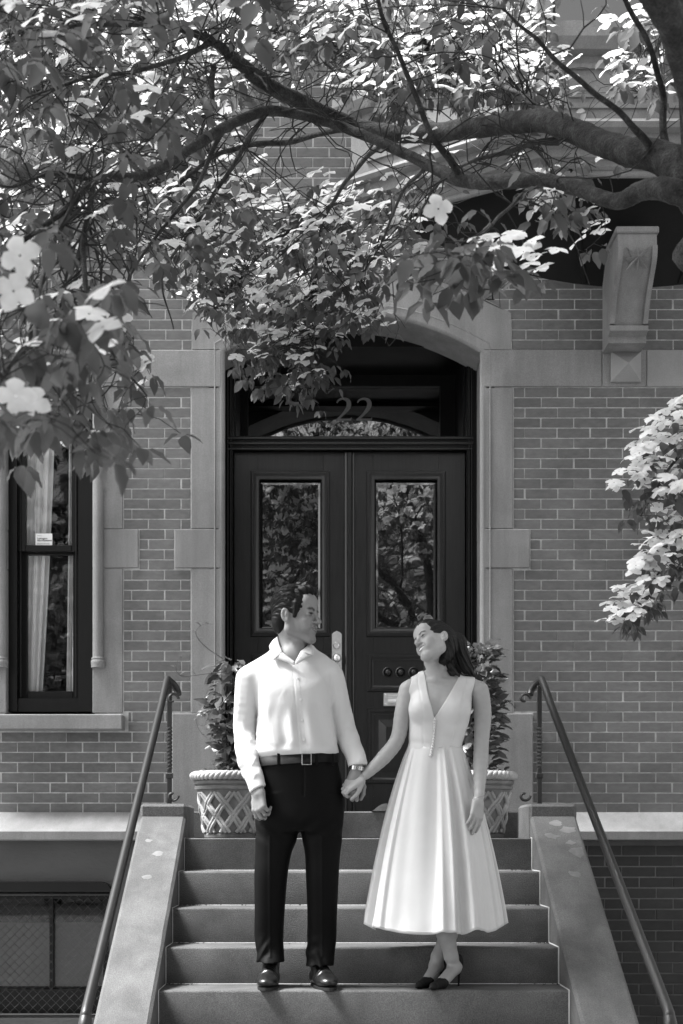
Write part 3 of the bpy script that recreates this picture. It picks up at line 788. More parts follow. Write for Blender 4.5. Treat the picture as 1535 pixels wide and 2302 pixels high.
MB().box(PXX(425, 8.74), PXX(1165, 8.74), 8.74, YD + .05, ZL, ZS, .008).build('door_step', M['cheek'], stoop)
for (x0, x1) in ((-1.03, -.78), (1.12, 1.375)):
    pr = [(7.845, 0), (7.845, 1.41 + .07*.5875 + .065)]
    sl_ = RISE / TREAD; zc = lambda y: ZL + (y - Y0) * sl_ + .066
    yb0 = 5.30
    ch_ = MB(); b = .014
    n = 24; rows = []
    for i in range(n + 1):
        y = 7.845 + (yb0 - 7.845) * i / n; z = zc(y); wv = lambda: random.uniform(-.0016, .0016)
        rows.append([(x0, y, 0), (x0, y, z - b), (x0 + b + wv(), y, z + wv()), (x1 - b + wv(), y, z + wv()), (x1, y, z - b + wv()), (x1, y, 0)])
    ch_.grid(rows); e = rows[-1]; ch_.add(e, [(0, 1, 2, 3, 4, 5)])
    ch_.build('cheek_wall', M['cheek'], stoop, smooth=25)
    pc = [(x0, 0), (x0, 1.585), (x0 + .018, 1.603), (x1 - .018, 1.603), (x1, 1.585), (x1, 0)]
    MB().box(x0 - .004, x1 + .004, 7.85, 8.31, 0, 1.60, .016).build('pier', M['step'], stoop)
    # worn patches of repair mortar
    pm = MB(); rnd = random.Random(3 if x0 < 0 else 9)
    spots = [(.30, 7.62), (.55, 7.50), (.42, 7.30)] if x0 < 0 else [(.5, 7.78), (.75, 7.72), (.35, 7.66), (.85, 7.52), (.62, 7.33), (.7, 7.6)]
    for (u, y) in spots:
        n = 11; cx = x0 + (x1 - x0) * u; rad = rnd.uniform(.018, .045) * (1.0 if x0 > 0 else .7)
        ring_ = [(cx + rad * rnd.uniform(.55, 1.25) * math.cos(2*math.pi*q/n) * 1.3, y + rad * rnd.uniform(.55, 1.25) * math.sin(2*math.pi*q/n)) for q in range(n)]
        ring_ = [(min(max(a, x0 + .02), x1 - .02), min(c, 7.835)) for a, c in ring_]
        pm = MB(); pm.add([(a, c, zc(c) + .0012) for a, c in ring_] + [(cx, y, zc(y) + .003)], [(q, (q + 1) % n, n) for q in range(n)]); pm.build('mortar_patch', M['patch'], stoop)
# pale caulk lines along the risers and side walls
ck = MB()
for (x, sx) in ((SX0, 1), (SX1, -1)):
    for k in range(0, 7):
        yk = Y0 - TREAD * k; z1 = ZL - RISE * k; r0 = .0035 if sx < 0 else .002
        ck.tube([(x + sx*.003, yk - .002, z1 - RISE), (x + sx*.003, yk - .002, z1), (x + sx * .003, yk + .03, z1 + .001)], r0, n=5)
        if k: ck.tube([(x + sx*.003, yk, z1 + .001), (x + sx*.003, yk + TREAD, z1 + .001)], r0, n=5)
        if k and sx < 0: ck.tube([(SX0 + .01, yk + TREAD - .001, z1 + .0005), (SX1 - .01, yk + TREAD - .001, z1 + .0005)], .0022, n=5)
ck.build('caulk_line', M['caulk'], stoop)
# dead leaves and dirt gathered in the corners of the treads
db = MB(); rnd = random.Random(5)
for k in range(1, 6):
    yk = Y0 - TREAD * k + TREAD; z1 = ZL - RISE * k
    for q in range(70):
        side = rnd.random(); x = (SX0 + abs(rnd.gauss(0, .10)) if side < .4 else SX1 - abs(rnd.gauss(0, .08))) if side < .75 else rnd.uniform(SX0, SX1)
        x = min(max(x, SX0 + .015), SX1 - .015)
        y = yk - abs(rnd.gauss(0, .035)) - .008; s = rnd.uniform(.003, .009); a = rnd.uniform(0, 6.28)
        p = [(x + s*math.cos(a + t) * (1.6 if i % 2 else .7), y + s*math.sin(a + t), z1 + .001 + rnd.uniform(0, .005)) for i, t in enumerate((0, 1.57, 3.14, 4.71))]
        db.add(p, [(0, 1, 2, 3)])
tag(db.build('leaf_litter', M['twig'], stoop, fix=False), kind='stuff')

# ------------------------------------------------------------------ hand rails
def handrail(xt, xb, label):
    h = thing('hand_rail', (xt, 7.98, 1.6), label, 'railing', 'iron hand rails beside the steps')
    yt, zt, ybm, zbm = 7.98, 2.295, 5.36, .765
    sgn = 1 if xt < 0 else -1
    pts = [(xt + sgn*.058, yt + .05, zt - .075), (xt + sgn*.05, yt + .06, zt - .05), (xt + sgn*.03, yt + .05, zt - .018), (xt + sgn*.008, yt + .02, zt), (xt, yt - .02, zt - .006)]
    for i in range(1, 11):
        t = i / 10; pts.append((xt + (xb - xt)*t, yt - .02 + (ybm - yt + .02)*t, zt - .012 + (zbm - zt + .012)*t))
    pts += [(xb, ybm - .03, zbm - .03), (xb, ybm - .055, zbm - .07), (xb, ybm - .055, zbm - .12)]
    rad = [.018, .020, .0205] + [.0205] * 12 + [.023, .026, .022]
    sp = smooth_path([(*p, r) for p, r in zip(pts, rad)], 4)
    MB().tube([p[:3] for p in sp], [p[3] for p in sp], n=16).build('rail', M['rail'], h, smooth=50)
    px = xt + sgn*.012; py = yt + .01
    MB().box(px - .013, px + .013, py - .013, py + .013, zt - .26, zt - .03, .002).build('post', M['iron'], h)
    tw = []; z0, z1 = 1.80, zt - .26
    tw = [(px, py, z0 + (z1 - z0)*i/60) for i in range(61)]
    MB().tube(tw, .0165, n=4, twist=R(17)).build('twisted_bar', M['iron'], h, smooth=20)
    MB().box(px - .013, px + .013, py - .013, py + .013, 1.60, 1.80, .002).build('post', M['iron'], h)
    MB().box(px - .02, px + .02, py - .02, py + .02, 1.745, 1.775, .003).build('collar', M['iron'], h)
    def scroll(cx, cz, s0, up):
        q = []
        for i in range(30):
            a = i / 29 * 5.2; r = .034 * (1 - i / 40); q.append((cx + s0 * (r * math.cos(a) - .034), py - .012, cz + up * r * math.sin(a)))
        return MB().tube(q, .0085, n=6)
    scroll(px + sgn*.052, zt - .105, 1, 1).build('scroll', M['iron'], h, smooth=50)
    scroll(px + sgn*.052, 1.648, 1, -1).build('scroll', M['iron'], h, smooth=50)
    MB().tube([(xb, ybm - .045, zbm - .06), (xb, ybm - .045, .3), (xb, ybm - .045, 0.0)], .016, n=8).build('lower_post', M['iron'], h, smooth=50)
    bs = MB(); rr = []
    for i in range(24):
        a = i / 23 * 5.0; r = .036 * (1 - i/34); rr.append((xb - sgn*.03 + r*math.cos(a), ybm - .06, zbm - .13 + r*math.sin(a)))
    bs.tube(rr, .010, n=6); bs.build('scroll', M['iron'], h, smooth=50)
    return h
handrail(-.897, -.905, 'brown iron hand rail with twisted post on the left side wall beside the window')
handrail(1.205, 1.283, 'brown iron hand rail with twisted post on the right side wall by the plain bricks')

# ------------------------------------------------------------------ planters
def planter(cx, cy, label):
    z0 = ZL; t = thing('planter', (cx, cy, z0), label, 'planter', 'basket weave stone planters')
    prof = [(.135, .0), (.150, .005), (.152, .022), (.142, .03), (.146, .04), (.178, .235), (.190, .275), (.193, .285), (.205, .29), (.208, .305), (.200, .312), (.213, .322), (.216, .335), (.206, .345), (.206, .385), (.190, .39), (.180, .36), (.178, .33)]
    MB().lathe([(r, z) for r, z in prof], (cx, cy, z0), 48).build('pot_body', M['pot_shade_dirt'], t, smooth=35)
    n = 220; rp = []; rr = []; rope = MB()
    for s_ in range(3):
        pts = []
        for i in range(n + 1):
            a = 2*math.pi*i/n; b = a * 15 + s_ * 2*math.pi/3; r = .012
            pts.append((cx + (.210 + r*math.cos(b))*math.cos(a), cy + (.210 + r*math.cos(b))*math.sin(a), z0 + .370 + r*math.sin(b)))
        rope.tube(pts, .0165, n=7, caps=False)
    rope.build('rope_rim', M['pot'], t, smooth=60)
    for dirn in (1, -1):
        for q in range(10):
            mbq = MB(); a0 = 2*math.pi*q/10 + (.1 if dirn > 0 else .32)
            for off in (-.0115, .0115):
                pts = []
                for i in range(13):
                    u = i / 12; z = .034 + .238*u; r = (.1455 + .0345*u) + .0055 + (.0045 * math.sin(u * 14 + (q + (0 if dirn > 0 else 1)) * math.pi) )
                    a = a0 + dirn * (u * 1.02) + off / r * 1.0
                    pts.append((cx + r*math.cos(a), cy + r*math.sin(a), z0 + z))
                mbq.tube(pts, .0105, n=8)
            mbq.build('lattice_strap', M['pot'], t, smooth=60)
    MB().lathe([(.178, .335), (.12, .35), (.05, .36), (.004, .362)], (cx, cy, z0), 30).build('soil', M['soil'], t, smooth=True)
    return t
pL = (-.585, 8.52); pR = (.905, 8.52)
planter(*pL, 'pale basket weave planter behind the man, holding the straggling vine')
planter(*pR, 'pale basket weave planter behind the woman, holding the dense shrub')
# ------------------------------------------------------------------ implicit-surface modeller for figures
def smin(a, b, k):
    if k <= 0: return np.minimum(a, b)
    h = np.maximum(k - np.abs(a - b), 0) / k
    return np.minimum(a, b) - h * h * k * .25
def smax(a, b, k): return -smin(-a, -b, k)
class Xf:
    def __init__(s, Rm, t, sc=1.0): s.R = np.array(Rm, float); s.t = np.array(t, float); s.s = sc
    def inv(s, X, Y, Z):
        x, y, z = X - s.t[0], Y - s.t[1], Z - s.t[2]; r = s.R
        return ((x*r[0,0] + y*r[1,0] + z*r[2,0]) / s.s, (x*r[0,1] + y*r[1,1] + z*r[2,1]) / s.s, (x*r[0,2] + y*r[1,2] + z*r[2,2]) / s.s)
    def fwd(s, p): return s.R @ (np.array(p, float) * s.s) + s.t
class Sdf:
    def __init__(s, lo, hi, h):
        s.lo = np.array(lo, float); s.h = h; s.n = np.ceil((np.array(hi) - s.lo) / h).astype(int) + 1
        s.D = np.full(s.n, .2, np.float32)
        s.ax = [(s.lo[i] + h * np.arange(s.n[i])).astype(np.float32) for i in range(3)]
    def block(s, c, r):
        c = np.array(c); i0 = np.clip(((c - r - s.lo) / s.h).astype(int), 0, s.n); i1 = np.clip(((c + r - s.lo) / s.h).astype(int) + 2, 0, s.n)
        sl = tuple(slice(a, b) for a, b in zip(i0, i1))
        return sl, s.ax[0][sl[0]][:, None, None], s.ax[1][sl[1]][None, :, None], s.ax[2][sl[2]][None, None, :]
    def op(s, prim, k=.01, xf=None, mode='add'):
        fn, c, r = prim
        if xf is not None: wc = xf.fwd(c); wr = np.full(3, np.max(r) * 1.0) * xf.s
        else: wc = c; wr = np.array(r)
        sl, X, Y, Z = s.block(wc, wr + k + .02)
        if 0 in s.D[sl].shape: return s
        if xf is not None: X, Y, Z = xf.inv(X, Y, Z); d = fn(X, Y, Z) * xf.s
        else: d = fn(X, Y, Z)
        d = d.astype(np.float32)
        s.D[sl] = smin(s.D[sl], d, k) if mode == 'add' else smax(s.D[sl], -d, k)
        return s
    def cut(s, prim, k=.005, xf=None): return s.op(prim, k, xf, 'cut')
    def displace(s, fn):
        """fn(X,Y,Z) -> metres added along the outside, evaluated near the surface"""
        m = np.abs(s.D) < .03; i = np.argwhere(m)
        p = s.lo + s.h * i; s.D[m] -= fn(p[:, 0], p[:, 1], p[:, 2]).astype(np.float32)
        return s
    def mesh(s):
        D = s.D; S = D < 0; nx, ny, nz = D.shape
        cs = np.zeros((nx-1, ny-1, nz-1), np.uint8)
        for a in (0, 1):
            for b in (0, 1):
                for c in (0, 1): cs += S[a:nx-1+a, b:ny-1+b, c:nz-1+c]
        act = (cs > 0) & (cs < 8); idx = np.argwhere(act); n = len(idx)
        ids = np.full(act.shape, -1, np.int32); ids[act] = np.arange(n)
        acc = np.zeros((n, 3)); cnt = np.zeros(n)
        cor = [(a, b, c) for a in (0, 1) for b in (0, 1) for c in (0, 1)]
        for p in cor:
            for ax in range(3):
                if p[ax]: continue
                q = list(p); q[ax] = 1
                va = D[idx[:,0]+p[0], idx[:,1]+p[1], idx[:,2]+p[2]]; vb = D[idx[:,0]+q[0], idx[:,1]+q[1], idx[:,2]+q[2]]
                m = (va < 0) != (vb < 0); t = va[m] / (va[m] - vb[m])
                pt = np.tile(np.array(p, float), (m.sum(), 1)); pt[:, ax] += t; acc[m] += pt; cnt[m] += 1
        V = s.lo + s.h * (idx + acc / cnt[:, None])
        Fs = []
        for ax in range(3):
            a1, a2 = [(1, 2), (2, 0), (0, 1)][ax]
            sl0 = [slice(None)]*3; sl1 = [slice(None)]*3; sl0[ax] = slice(0, -1); sl1[ax] = slice(1, None)
            e = S[tuple(sl0)] != S[tuple(sl1)]
            i = np.argwhere(e); ok = (i[:, a1] > 0) & (i[:, a2] > 0) & (i[:, a1] < D.shape[a1]-1) & (i[:, a2] < D.shape[a2]-1); i = i[ok]
            def cell(d1, d2):
                j = i.copy(); j[:, a1] -= d1; j[:, a2] -= d2; return ids[j[:,0], j[:,1], j[:,2]]
            q = np.stack([cell(1, 1), cell(0, 1), cell(0, 0), cell(1, 0)], 1)
            fl = ~S[i[:,0], i[:,1], i[:,2]]; q[fl] = q[fl][:, ::-1]; Fs.append(q)
        return V, np.vstack(Fs)
def mesh_obj(name, V, Fq, mat, parent=None, tone=None):
    me = bpy.data.meshes.new(name); nv, nf = len(V), len(Fq)
    me.vertices.add(nv); me.vertices.foreach_set('co', np.asarray(V, np.float32).ravel())
    me.loops.add(nf * 4); me.loops.foreach_set('vertex_index', np.asarray(Fq, np.int32).ravel())
    me.polygons.add(nf); me.polygons.foreach_set('loop_start', np.arange(nf, dtype=np.int32) * 4); me.polygons.foreach_set('loop_total', np.full(nf, 4, np.int32))
    me.polygons.foreach_set('use_smooth', np.ones(nf, bool)); me.update(); me.validate()
    if tone is not None:
        at = me.color_attributes.new('tone', 'FLOAT_COLOR', 'POINT'); c = np.ones((nv, 4), np.float32); c[:, :3] = tone[:, None]; at.data.foreach_set('color', c.ravel())
    me.materials.append(mat); o = bpy.data.objects.new(name, me); COL.objects.link(o); return adopt(o, parent)
# primitives: (function, centre, half extents)
def cap(a, b, ra, rb=None):
    a, b = np.array(a, float), np.array(b, float); rb = ra if rb is None else rb; ab = b - a; l2 = max(float(ab @ ab), 1e-9)
    def f(X, Y, Z):
        t = np.clip(((X-a[0])*ab[0] + (Y-a[1])*ab[1] + (Z-a[2])*ab[2]) / l2, 0, 1)
        return np.sqrt((X-a[0]-ab[0]*t)**2 + (Y-a[1]-ab[1]*t)**2 + (Z-a[2]-ab[2]*t)**2) - (ra + (rb-ra)*t)
    return f, (a + b) / 2, np.abs(ab) / 2 + max(ra, rb) + (np.linalg.norm(ab)*.0)
def ell(c, r, rot=None):
    c = np.array(c, float); r = np.array(r, float); rot = None if rot is None else np.array(rot, float)
    def f(X, Y, Z):
        x, y, z = X-c[0], Y-c[1], Z-c[2]
        if rot is not None: x, y, z = x*rot[0,0]+y*rot[1,0]+z*rot[2,0], x*rot[0,1]+y*rot[1,1]+z*rot[2,1], x*rot[0,2]+y*rot[1,2]+z*rot[2,2]
        k0 = np.sqrt((x/r[0])**2 + (y/r[1])**2 + (z/r[2])**2); k1 = np.sqrt((x/r[0]**2)**2 + (y/r[1]**2)**2 + (z/r[2]**2)**2) + 1e-6
        return k0 * (k0 - 1) / k1
    return f, c, np.full(3, r.max()) if rot is not None else r
def loftz(st, ex=2.0, off=0.0, zcap=True):
    """st rows: z, cx, cy, a, b (ascending z)"""
    q = smooth_path(sorted(st), 10); q = q[np.argsort(q[:, 0])]; z = q[:, 0]
    def f(X, Y, Z):
        Zs = np.asarray(Z); g = [np.interp(Zs, z, q[:, i]) for i in range(1, 5)]
        a, b = g[2] + off, g[3] + off
        k = (np.abs((X - g[0]) / a)**ex + np.abs((Y - g[1]) / b)**ex)**(1/ex)
        d = (k - 1) * np.minimum(a, b)
        return np.maximum(d, np.maximum(z[0] - Zs, Zs - z[-1]))
    lo = np.array([ (q[:,1]-q[:,3]).min(), (q[:,2]-q[:,4]).min(), z[0]]); hi = np.array([(q[:,1]+q[:,3]).max(), (q[:,2]+q[:,4]).max(), z[-1]])
    return f, (lo + hi)/2, (hi - lo)/2 + off
def box_p(c, r, rot=None, rnd=.004):
    c = np.array(c, float); r = np.array(r, float); rot = None if rot is None else np.array(rot, float)
    def f(X, Y, Z):
        x, y, z = X-c[0], Y-c[1], Z-c[2]
        if rot is not None: x, y, z = x*rot[0,0]+y*rot[1,0]+z*rot[2,0], x*rot[0,1]+y*rot[1,1]+z*rot[2,1], x*rot[0,2]+y*rot[1,2]+z*rot[2,2]
        a, b, d = np.abs(x)-r[0]+rnd, np.abs(y)-r[1]+rnd, np.abs(z)-r[2]+rnd
        return np.sqrt(np.maximum(a,0)**2 + np.maximum(b,0)**2 + np.maximum(d,0)**2) + np.minimum(np.maximum(a, np.maximum(b, d)), 0) - rnd
    return f, c, np.full(3, np.linalg.norm(r)) if rot is not None else r
def chain(S, pts, rad, k, xf=None):
    for i in range(len(pts) - 1): S.op(cap(pts[i], pts[i+1], rad[i], rad[i+1]), k, xf)
def rotm(yaw, pitch, roll, tilt=0):
    """head frame: face looks along local -Y; yaw + turns the face to the picture's right, pitch + nods down, roll + leans the crown to the picture's right"""
    return np.array(Matrix.Rotation(R(roll), 3, 'Y') @ Matrix.Rotation(R(yaw), 3, 'Z') @ Matrix.Rotation(R(pitch), 3, 'X') @ Matrix.Rotation(R(tilt), 3, 'Y'))
def unit(v): v = np.array(v, float); return v / np.linalg.norm(v)

def head_sdf(S, xf, fem=False, smile=1.0):
    A = lambda p, k=.012: S.op(p, k, xf); C = lambda p, k=.006: S.cut(p, k, xf)
    A(ell((0, .014, .044), (.076, .098, .086)), 0)
    A(ell((0, -.028, -.03), (.060, .066, .082)), .03)
    jw = .046 if fem else .057
    A(ell((0, -.076, -.106), (.022 if fem else .029, .020, .019)), .02)
    for s in (-1, 1):
        A(cap((s*jw, .006, -.068), (s*.016, -.074, -.107), .020, .015), .022)
        A(cap((s*jw, .006, -.068), (s*.058, .012, -.01), .018, .016), .022)
        A(ell((s*.040, -.066, -.030 + .002*smile), (.022, .019, .018)), .018)
        A(ell((s*.034, -.070, -.052), (.018, .018, .018)), .018)
    A(ell((0, -.066, .062), (.056, .030, .040)), .03)
    A(cap((-.034, -.081, .020), (.034, -.081, .020), .010 if fem else .0135), .016)
    for s in (-1, 1): C(ell((s*.032, -.104, .003), (.017, .020, .0115)), .012)
    A(cap((0, -.090, .014), (0, -.1135, -.026), .0085, .0105), .010)
    A(ell((0, -.1155, -.0295), (.0105, .0105, .0095)), .008)
    for s in (-1, 1):
        A(ell((s*.0125, -.1005, -.033), (.0085, .011, .008)), .006)
        C(ell((s*.006, -.110, -.0395), (.0035, .005, .003)), .003)
        A(ell((s*.0315, -.0745, .003), (.0135, .0125, .0125)), .002)
        # upper and lower lids, narrowed by the smile
        A(cap((s*.018, -.0855, .0075), (s*.032, -.0890, .0092), .0038), .003); A(cap((s*.032, -.0890, .0092), (s*.045, -.0810, .0065), .0036, .0028), .003)
        A(cap((s*.019, -.0850, -.0025), (s*.032, -.0885, -.0032), .0038), .003); A(cap((s*.032, -.0885, -.0032), (s*.044, -.0810, -.001), .0036, .0028), .003)
    # muzzle, lips and a smiling mouth
    A(ell((0, -.080, -.068), (.028, .020, .024)), .014)
    up = .007 * smile; O = .0058 if fem else .0026
    mz = lambda q: -.0665 + up*(q/.027)**2; my = lambda q: -.1015 + .016*(q/.027)**2
    xs = np.linspace(-.027, .027, 13)
    for i in range(12):
        q0, q1 = xs[i], xs[i+1]; o0, o1 = O*(1 - (q0/.0275)**2), O*(1 - (q1/.0275)**2)
        A(cap((q0, my(q0) + .004, mz(q0) + o0 + .002), (q1, my(q1) + .004, mz(q1) + o1 + .002), .0052 - .07*abs(q0), .0052 - .07*abs(q1)), .004)
        A(cap((q0, my(q0) + .005, mz(q0) - o0 - .003), (q1, my(q1) + .005, mz(q1) - o1 - .003), .0062 - .09*abs(q0), .0062 - .09*abs(q1)), .004)
    for i in range(12):
        q0, q1 = xs[i], xs[i+1]; o0, o1 = O*(1 - (q0/.0275)**2) + .0008, O*(1 - (q1/.0275)**2) + .0008
        C(cap((q0, my(q0) - .001, mz(q0)), (q1, my(q1) - .001, mz(q1)), o0, o1), .001)
    for s in (-1, 1):
        A(cap((s*.021, -.094, -.036), (s*.038, -.079, -.062), .005, .006), .010)      # smile fold
        C(cap((s*.0265, -.098, -.040), (s*.0365, -.089, -.066), .0022, .0018), .005)
    for s in (-1, 1):
        er = np.array(Matrix.Rotation(R(s*-22), 3, 'Z') @ Matrix.Rotation(R(-10), 3, 'X'))
        A(ell((s*.080, .018, -.006), (.0095, .020, .033), er), .004)
        C(ell((s*.0905, .014, -.002), (.0085, .0125, .023), er), .003)
        A(ell((s*.082, .012, -.004), (.0050, .006, .012), er), .004)
        A(ell((s*.079, .009, -.032), (.007, .009, .010)), .005)
def face_tone(V, xf, base, fem=False, smile=1.0):
    x, y, z = xf.inv(V[:, 0], V[:, 1], V[:, 2]); t = np.full(len(V), base, float)
    inh = (np.abs(x) < .12) & (np.abs(y) < .15) & (np.abs(z) < .15)
    def blob(cx, cy, cz, rx, ry, rz, val, soft=.35):
        nonlocal t
        q = np.sqrt(((np.abs(x) - cx)/rx)**2 + ((y - cy)/ry)**2 + ((z - cz)/rz)**2); w_ = np.clip((1 + soft - q) / (2*soft), 0, 1) * inh; t = t*(1 - w_) + val*w_
    up = .007*smile; O = .0058 if fem else .0026; lipv = base * (.36 if fem else .50)
    ax = np.abs(x); zc = z - (-.0665 + up*(ax/.027)**2); o = O*np.clip(1 - (ax/.0275)**2, 0, 1)
    fr = inh & (y < -.072) & (ax < .0285)
    t[fr & (zc > o*.9) & (zc < o + .0062*(1 - (ax/.030)**2))] = lipv; t[fr & (zc < -o*.9) & (zc > -o - .0085*(1 - (ax/.030)**2))] = lipv
    q = fr & (np.abs(zc) < o*.98 + .0004); t[q] = .07; t[q & (zc > -o*.55) & (ax < .021)] = .95 if fem else .30
    for (bx, by, bz) in ((.020, -.092, .0235), (.031, -.091, .0275), (.042, -.083, .0250)):
        blob(bx, by, bz, .0095, .012, .0052 if fem else .0066, base*.12)
    ey = (np.abs(np.abs(x) - .0315) < .0145) & (np.abs(z - .003) < .0040) & (y < -.07) & (np.sqrt((np.abs(x)-.0315)**2 + (y+.0745)**2 + (z-.003)**2) < .0146) & inh
    t[ey] = .26
    ir = ey & (np.sqrt((np.abs(x)-.0300)**2 + (z-.0035)**2) < .0075); t[ir] = .012
    blob(.032, -.0895, .0062, .0165, .012, .0048, base*.07); blob(.031, -.089, -.0030, .014, .010, .0022, base*.35); blob(.018, -.095, -.040, .010, .012, .004, base*.45, .6); blob(.034, -.086, -.052, .0035, .012, .014, base*.72, .8)          # lash lines; shade beside the nostrils and in the smile folds put into the tone
    return t

def hand_sdf(S, wrist, d, n, thumb, sc=1.0, curl=(25, 35, 25), spread=6, tcurl=.4, per=None, palm_k=.012):
    """d: pointing direction, n: direction the palm faces, thumb: +1/-1 side along d x n"""
    d = unit(d); n = np.array(n, float); n = unit(n - d*(n @ d)); t = np.cross(d, n) * thumb
    W = np.array(wrist, float); k = .006*sc
    off = (.030, .0105, -.010, -.028); ln = (.074, .083, .077, .060); kn = (.088, .092, .087, .078); rr = (.0090, .0093, .0088, .0078)
    for i in range(4):
        K = W + d*kn[i]*sc + t*off[i]*sc - n*.004*sc
        S.op(cap(W + d*.012*sc + t*off[i]*.62*sc, K, .0155*sc, .0118*sc), palm_k*sc)
        a = 0; p = K; cu = curl if per is None else per[i]
        sp = R(spread) * (1.5 - i) * .6; dd = unit(d*math.cos(sp) + t*math.sin(sp))
        r = rr[i]*sc
        for j, fr in enumerate((.46, .30, .24)):
            a += R(cu[j]); dv = dd*math.cos(a) + n*math.sin(a); q = p + dv*ln[i]*fr*sc
            S.op(cap(p, q, r*(1.06 - .06*j), r*(1.0 - .08*j)), .0035*sc if j else k); p = q
    b0 = W + d*.020*sc + t*.022*sc + n*.008*sc; b1 = b0 + unit(d*.75 + t*.62 + n*.25)*.043*sc
    b2 = b1 + unit(d*.92 + t*(.38 - tcurl*.6) + n*(.15 + tcurl*.4))*.033*sc; b3 = b2 + unit(d*.95 + t*(.15 - tcurl) + n*(.15 + tcurl*.5))*.027*sc
    S.op(cap(b0, b1, .0155*sc, .0118*sc), .012*sc); S.op(cap(b1, b2, .0108*sc, .0098*sc), .004*sc); S.op(cap(b2, b3, .0098*sc, .0078*sc), .004*sc)
    return W, d, n, t

def skinmat(name, rough=.5, sss=.10):
    m, t, b = nodes(name); N = t.nodes; L = t.links
    at = N.new('ShaderNodeAttribute'); at.attribute_name = 'tone'
    nz = N.new('ShaderNodeTexNoise'); nz.inputs['Scale'].default_value = 45; nz.inputs['Detail'].default_value = 4
    geo = N.new('ShaderNodeNewGeometry'); L.new(geo.outputs['Position'], nz.inputs['Vector'])
    r = N.new('ShaderNodeMapRange'); r.inputs[3].default_value = .90; r.inputs[4].default_value = 1.10; L.new(nz.outputs[0], r.inputs[0])
    q = N.new('ShaderNodeMath'); q.operation = 'MULTIPLY'; L.new(at.outputs['Fac'], q.inputs[0]); L.new(r.outputs[0], q.inputs[1])
    L.new(q.outputs[0], b.inputs['Base Color']); b.inputs['Roughness'].default_value = rough; b.inputs['Specular IOR Level'].default_value = .35
    return m
M['skin'] = skinmat('skin')
def clothmat(name, base, rough=.8, sheen=.2, bump=.1, bscale=60, spec=.25):
    m = pmat(name, base, var=.03, scale=8, rough=rough, bump=bump, bscale=bscale, spec=spec, dist=.004)
    m.node_tree.nodes['Principled BSDF'].inputs['Sheen Weight'].default_value = sheen; return m
M['shirt'] = pmat('white_shirt_cotton', .56, var=.02, scale=8, rough=.8, bump=.35, bscale=26, spec=.2, dist=.006, stretch=(1, 1, .38))
M['dress'] = clothmat('white_dress_satin', .54, rough=.48, sheen=.1, bump=.05, bscale=30, spec=.4)
M['trouser'] = clothmat('black_trouser_wool', .0045, rough=.6, sheen=.0, bump=.08, spec=.07)
M['belt'] = pmat('black_belt_leather', .010, var=.2, scale=30, rough=.55, bump=.1, spec=.12)
M['shoe'] = pmat('dark_shoe_leather', .010, var=.25, scale=25, rough=.28, bump=.08, bscale=90, spec=.5)
M['sole'] = pmat('shoe_sole', .015, var=.2, rough=.6, bump=0)
M['suede'] = pmat('dark_pump_suede', .012, var=.15, scale=40, rough=.75, bump=.15, bscale=300, spec=.2)
M['metal'] = pmat('watch_steel', .55, var=.1, rough=.25, bump=0, metal=1.0)
M['button'] = pmat('shirt_button', .62, var=.05, rough=.35, bump=0)
M['lace'] = pmat('shoe_lace', .03, var=.1, rough=.7, bump=0)
def hairmat(name, base, rough=.38):
    m = pmat(name, base, var=.45, scale=90, rough=rough, bump=.25, bscale=140, spec=.2, dist=.004, island=.25)
    return m
M['hair_m'] = hairmat('short_dark_hair', .005, .5)
M['hair_w'] = hairmat('long_brown_hair', .009, .42)
# ------------------------------------------------------------------ the two people
DP = 6.72
def W3(px, py, dd=0.0): return np.array(P(px, py, DP + dd))
def to_px(X, Z): return X * F_PX / DP + VX, HY - (Z - HC) * F_PX / DP
def st(rows):
    """rows: py, px centre, half width px, depth half (m), dd"""
    return [(PZ(py, DP), PXX(cx, DP), DP + dd, hw * DP / F_PX, b) for py, cx, hw, b, dd in rows]
def sstep(a, b, x): t = np.clip((x - a) / (b - a), 0, 1); return t*t*(3 - 2*t)
Z4 = ZL - RISE * 4
def vnoise(x, y, seed=0):
    rs = np.random.RandomState(seed); s = 0
    for i in range(5):
        a = rs.uniform(0, 6.28); f = rs.uniform(.7, 1.6); ph = rs.uniform(0, 6.28); s = s + np.sin((x*math.cos(a) + y*math.sin(a))*f + ph)
    return s / 5
def solidify(o, th, off=0):
    m = o.modifiers.new('thickness', 'SOLIDIFY'); m.thickness = th; m.offset = off; return o
def strands(name, curves, rad, mat, parent, n=5):
    mb = MB()
    for c in curves:
        r = rad if not callable(rad) else rad
        m = len(c); mb.tube(c, [rad * (.35 + .65*math.sin(math.pi*min(1, .15 + .85*i/(m-1)))) if i < m-1 else rad*.1 for i in range(m)], n=n, caps=False)
    o = mb.build(name, mat, parent, smooth=True, fix=False); return tag(o, kind='stuff')

# ============ man
man = thing('person', (W3(670, 2215)[0], DP, Z4), 'man in white shirt and black trousers holding the hand of the woman beside him', 'person', None)
mx = Xf(rotm(66, -3, 5), W3(666, 1386, -.01), 1.03)
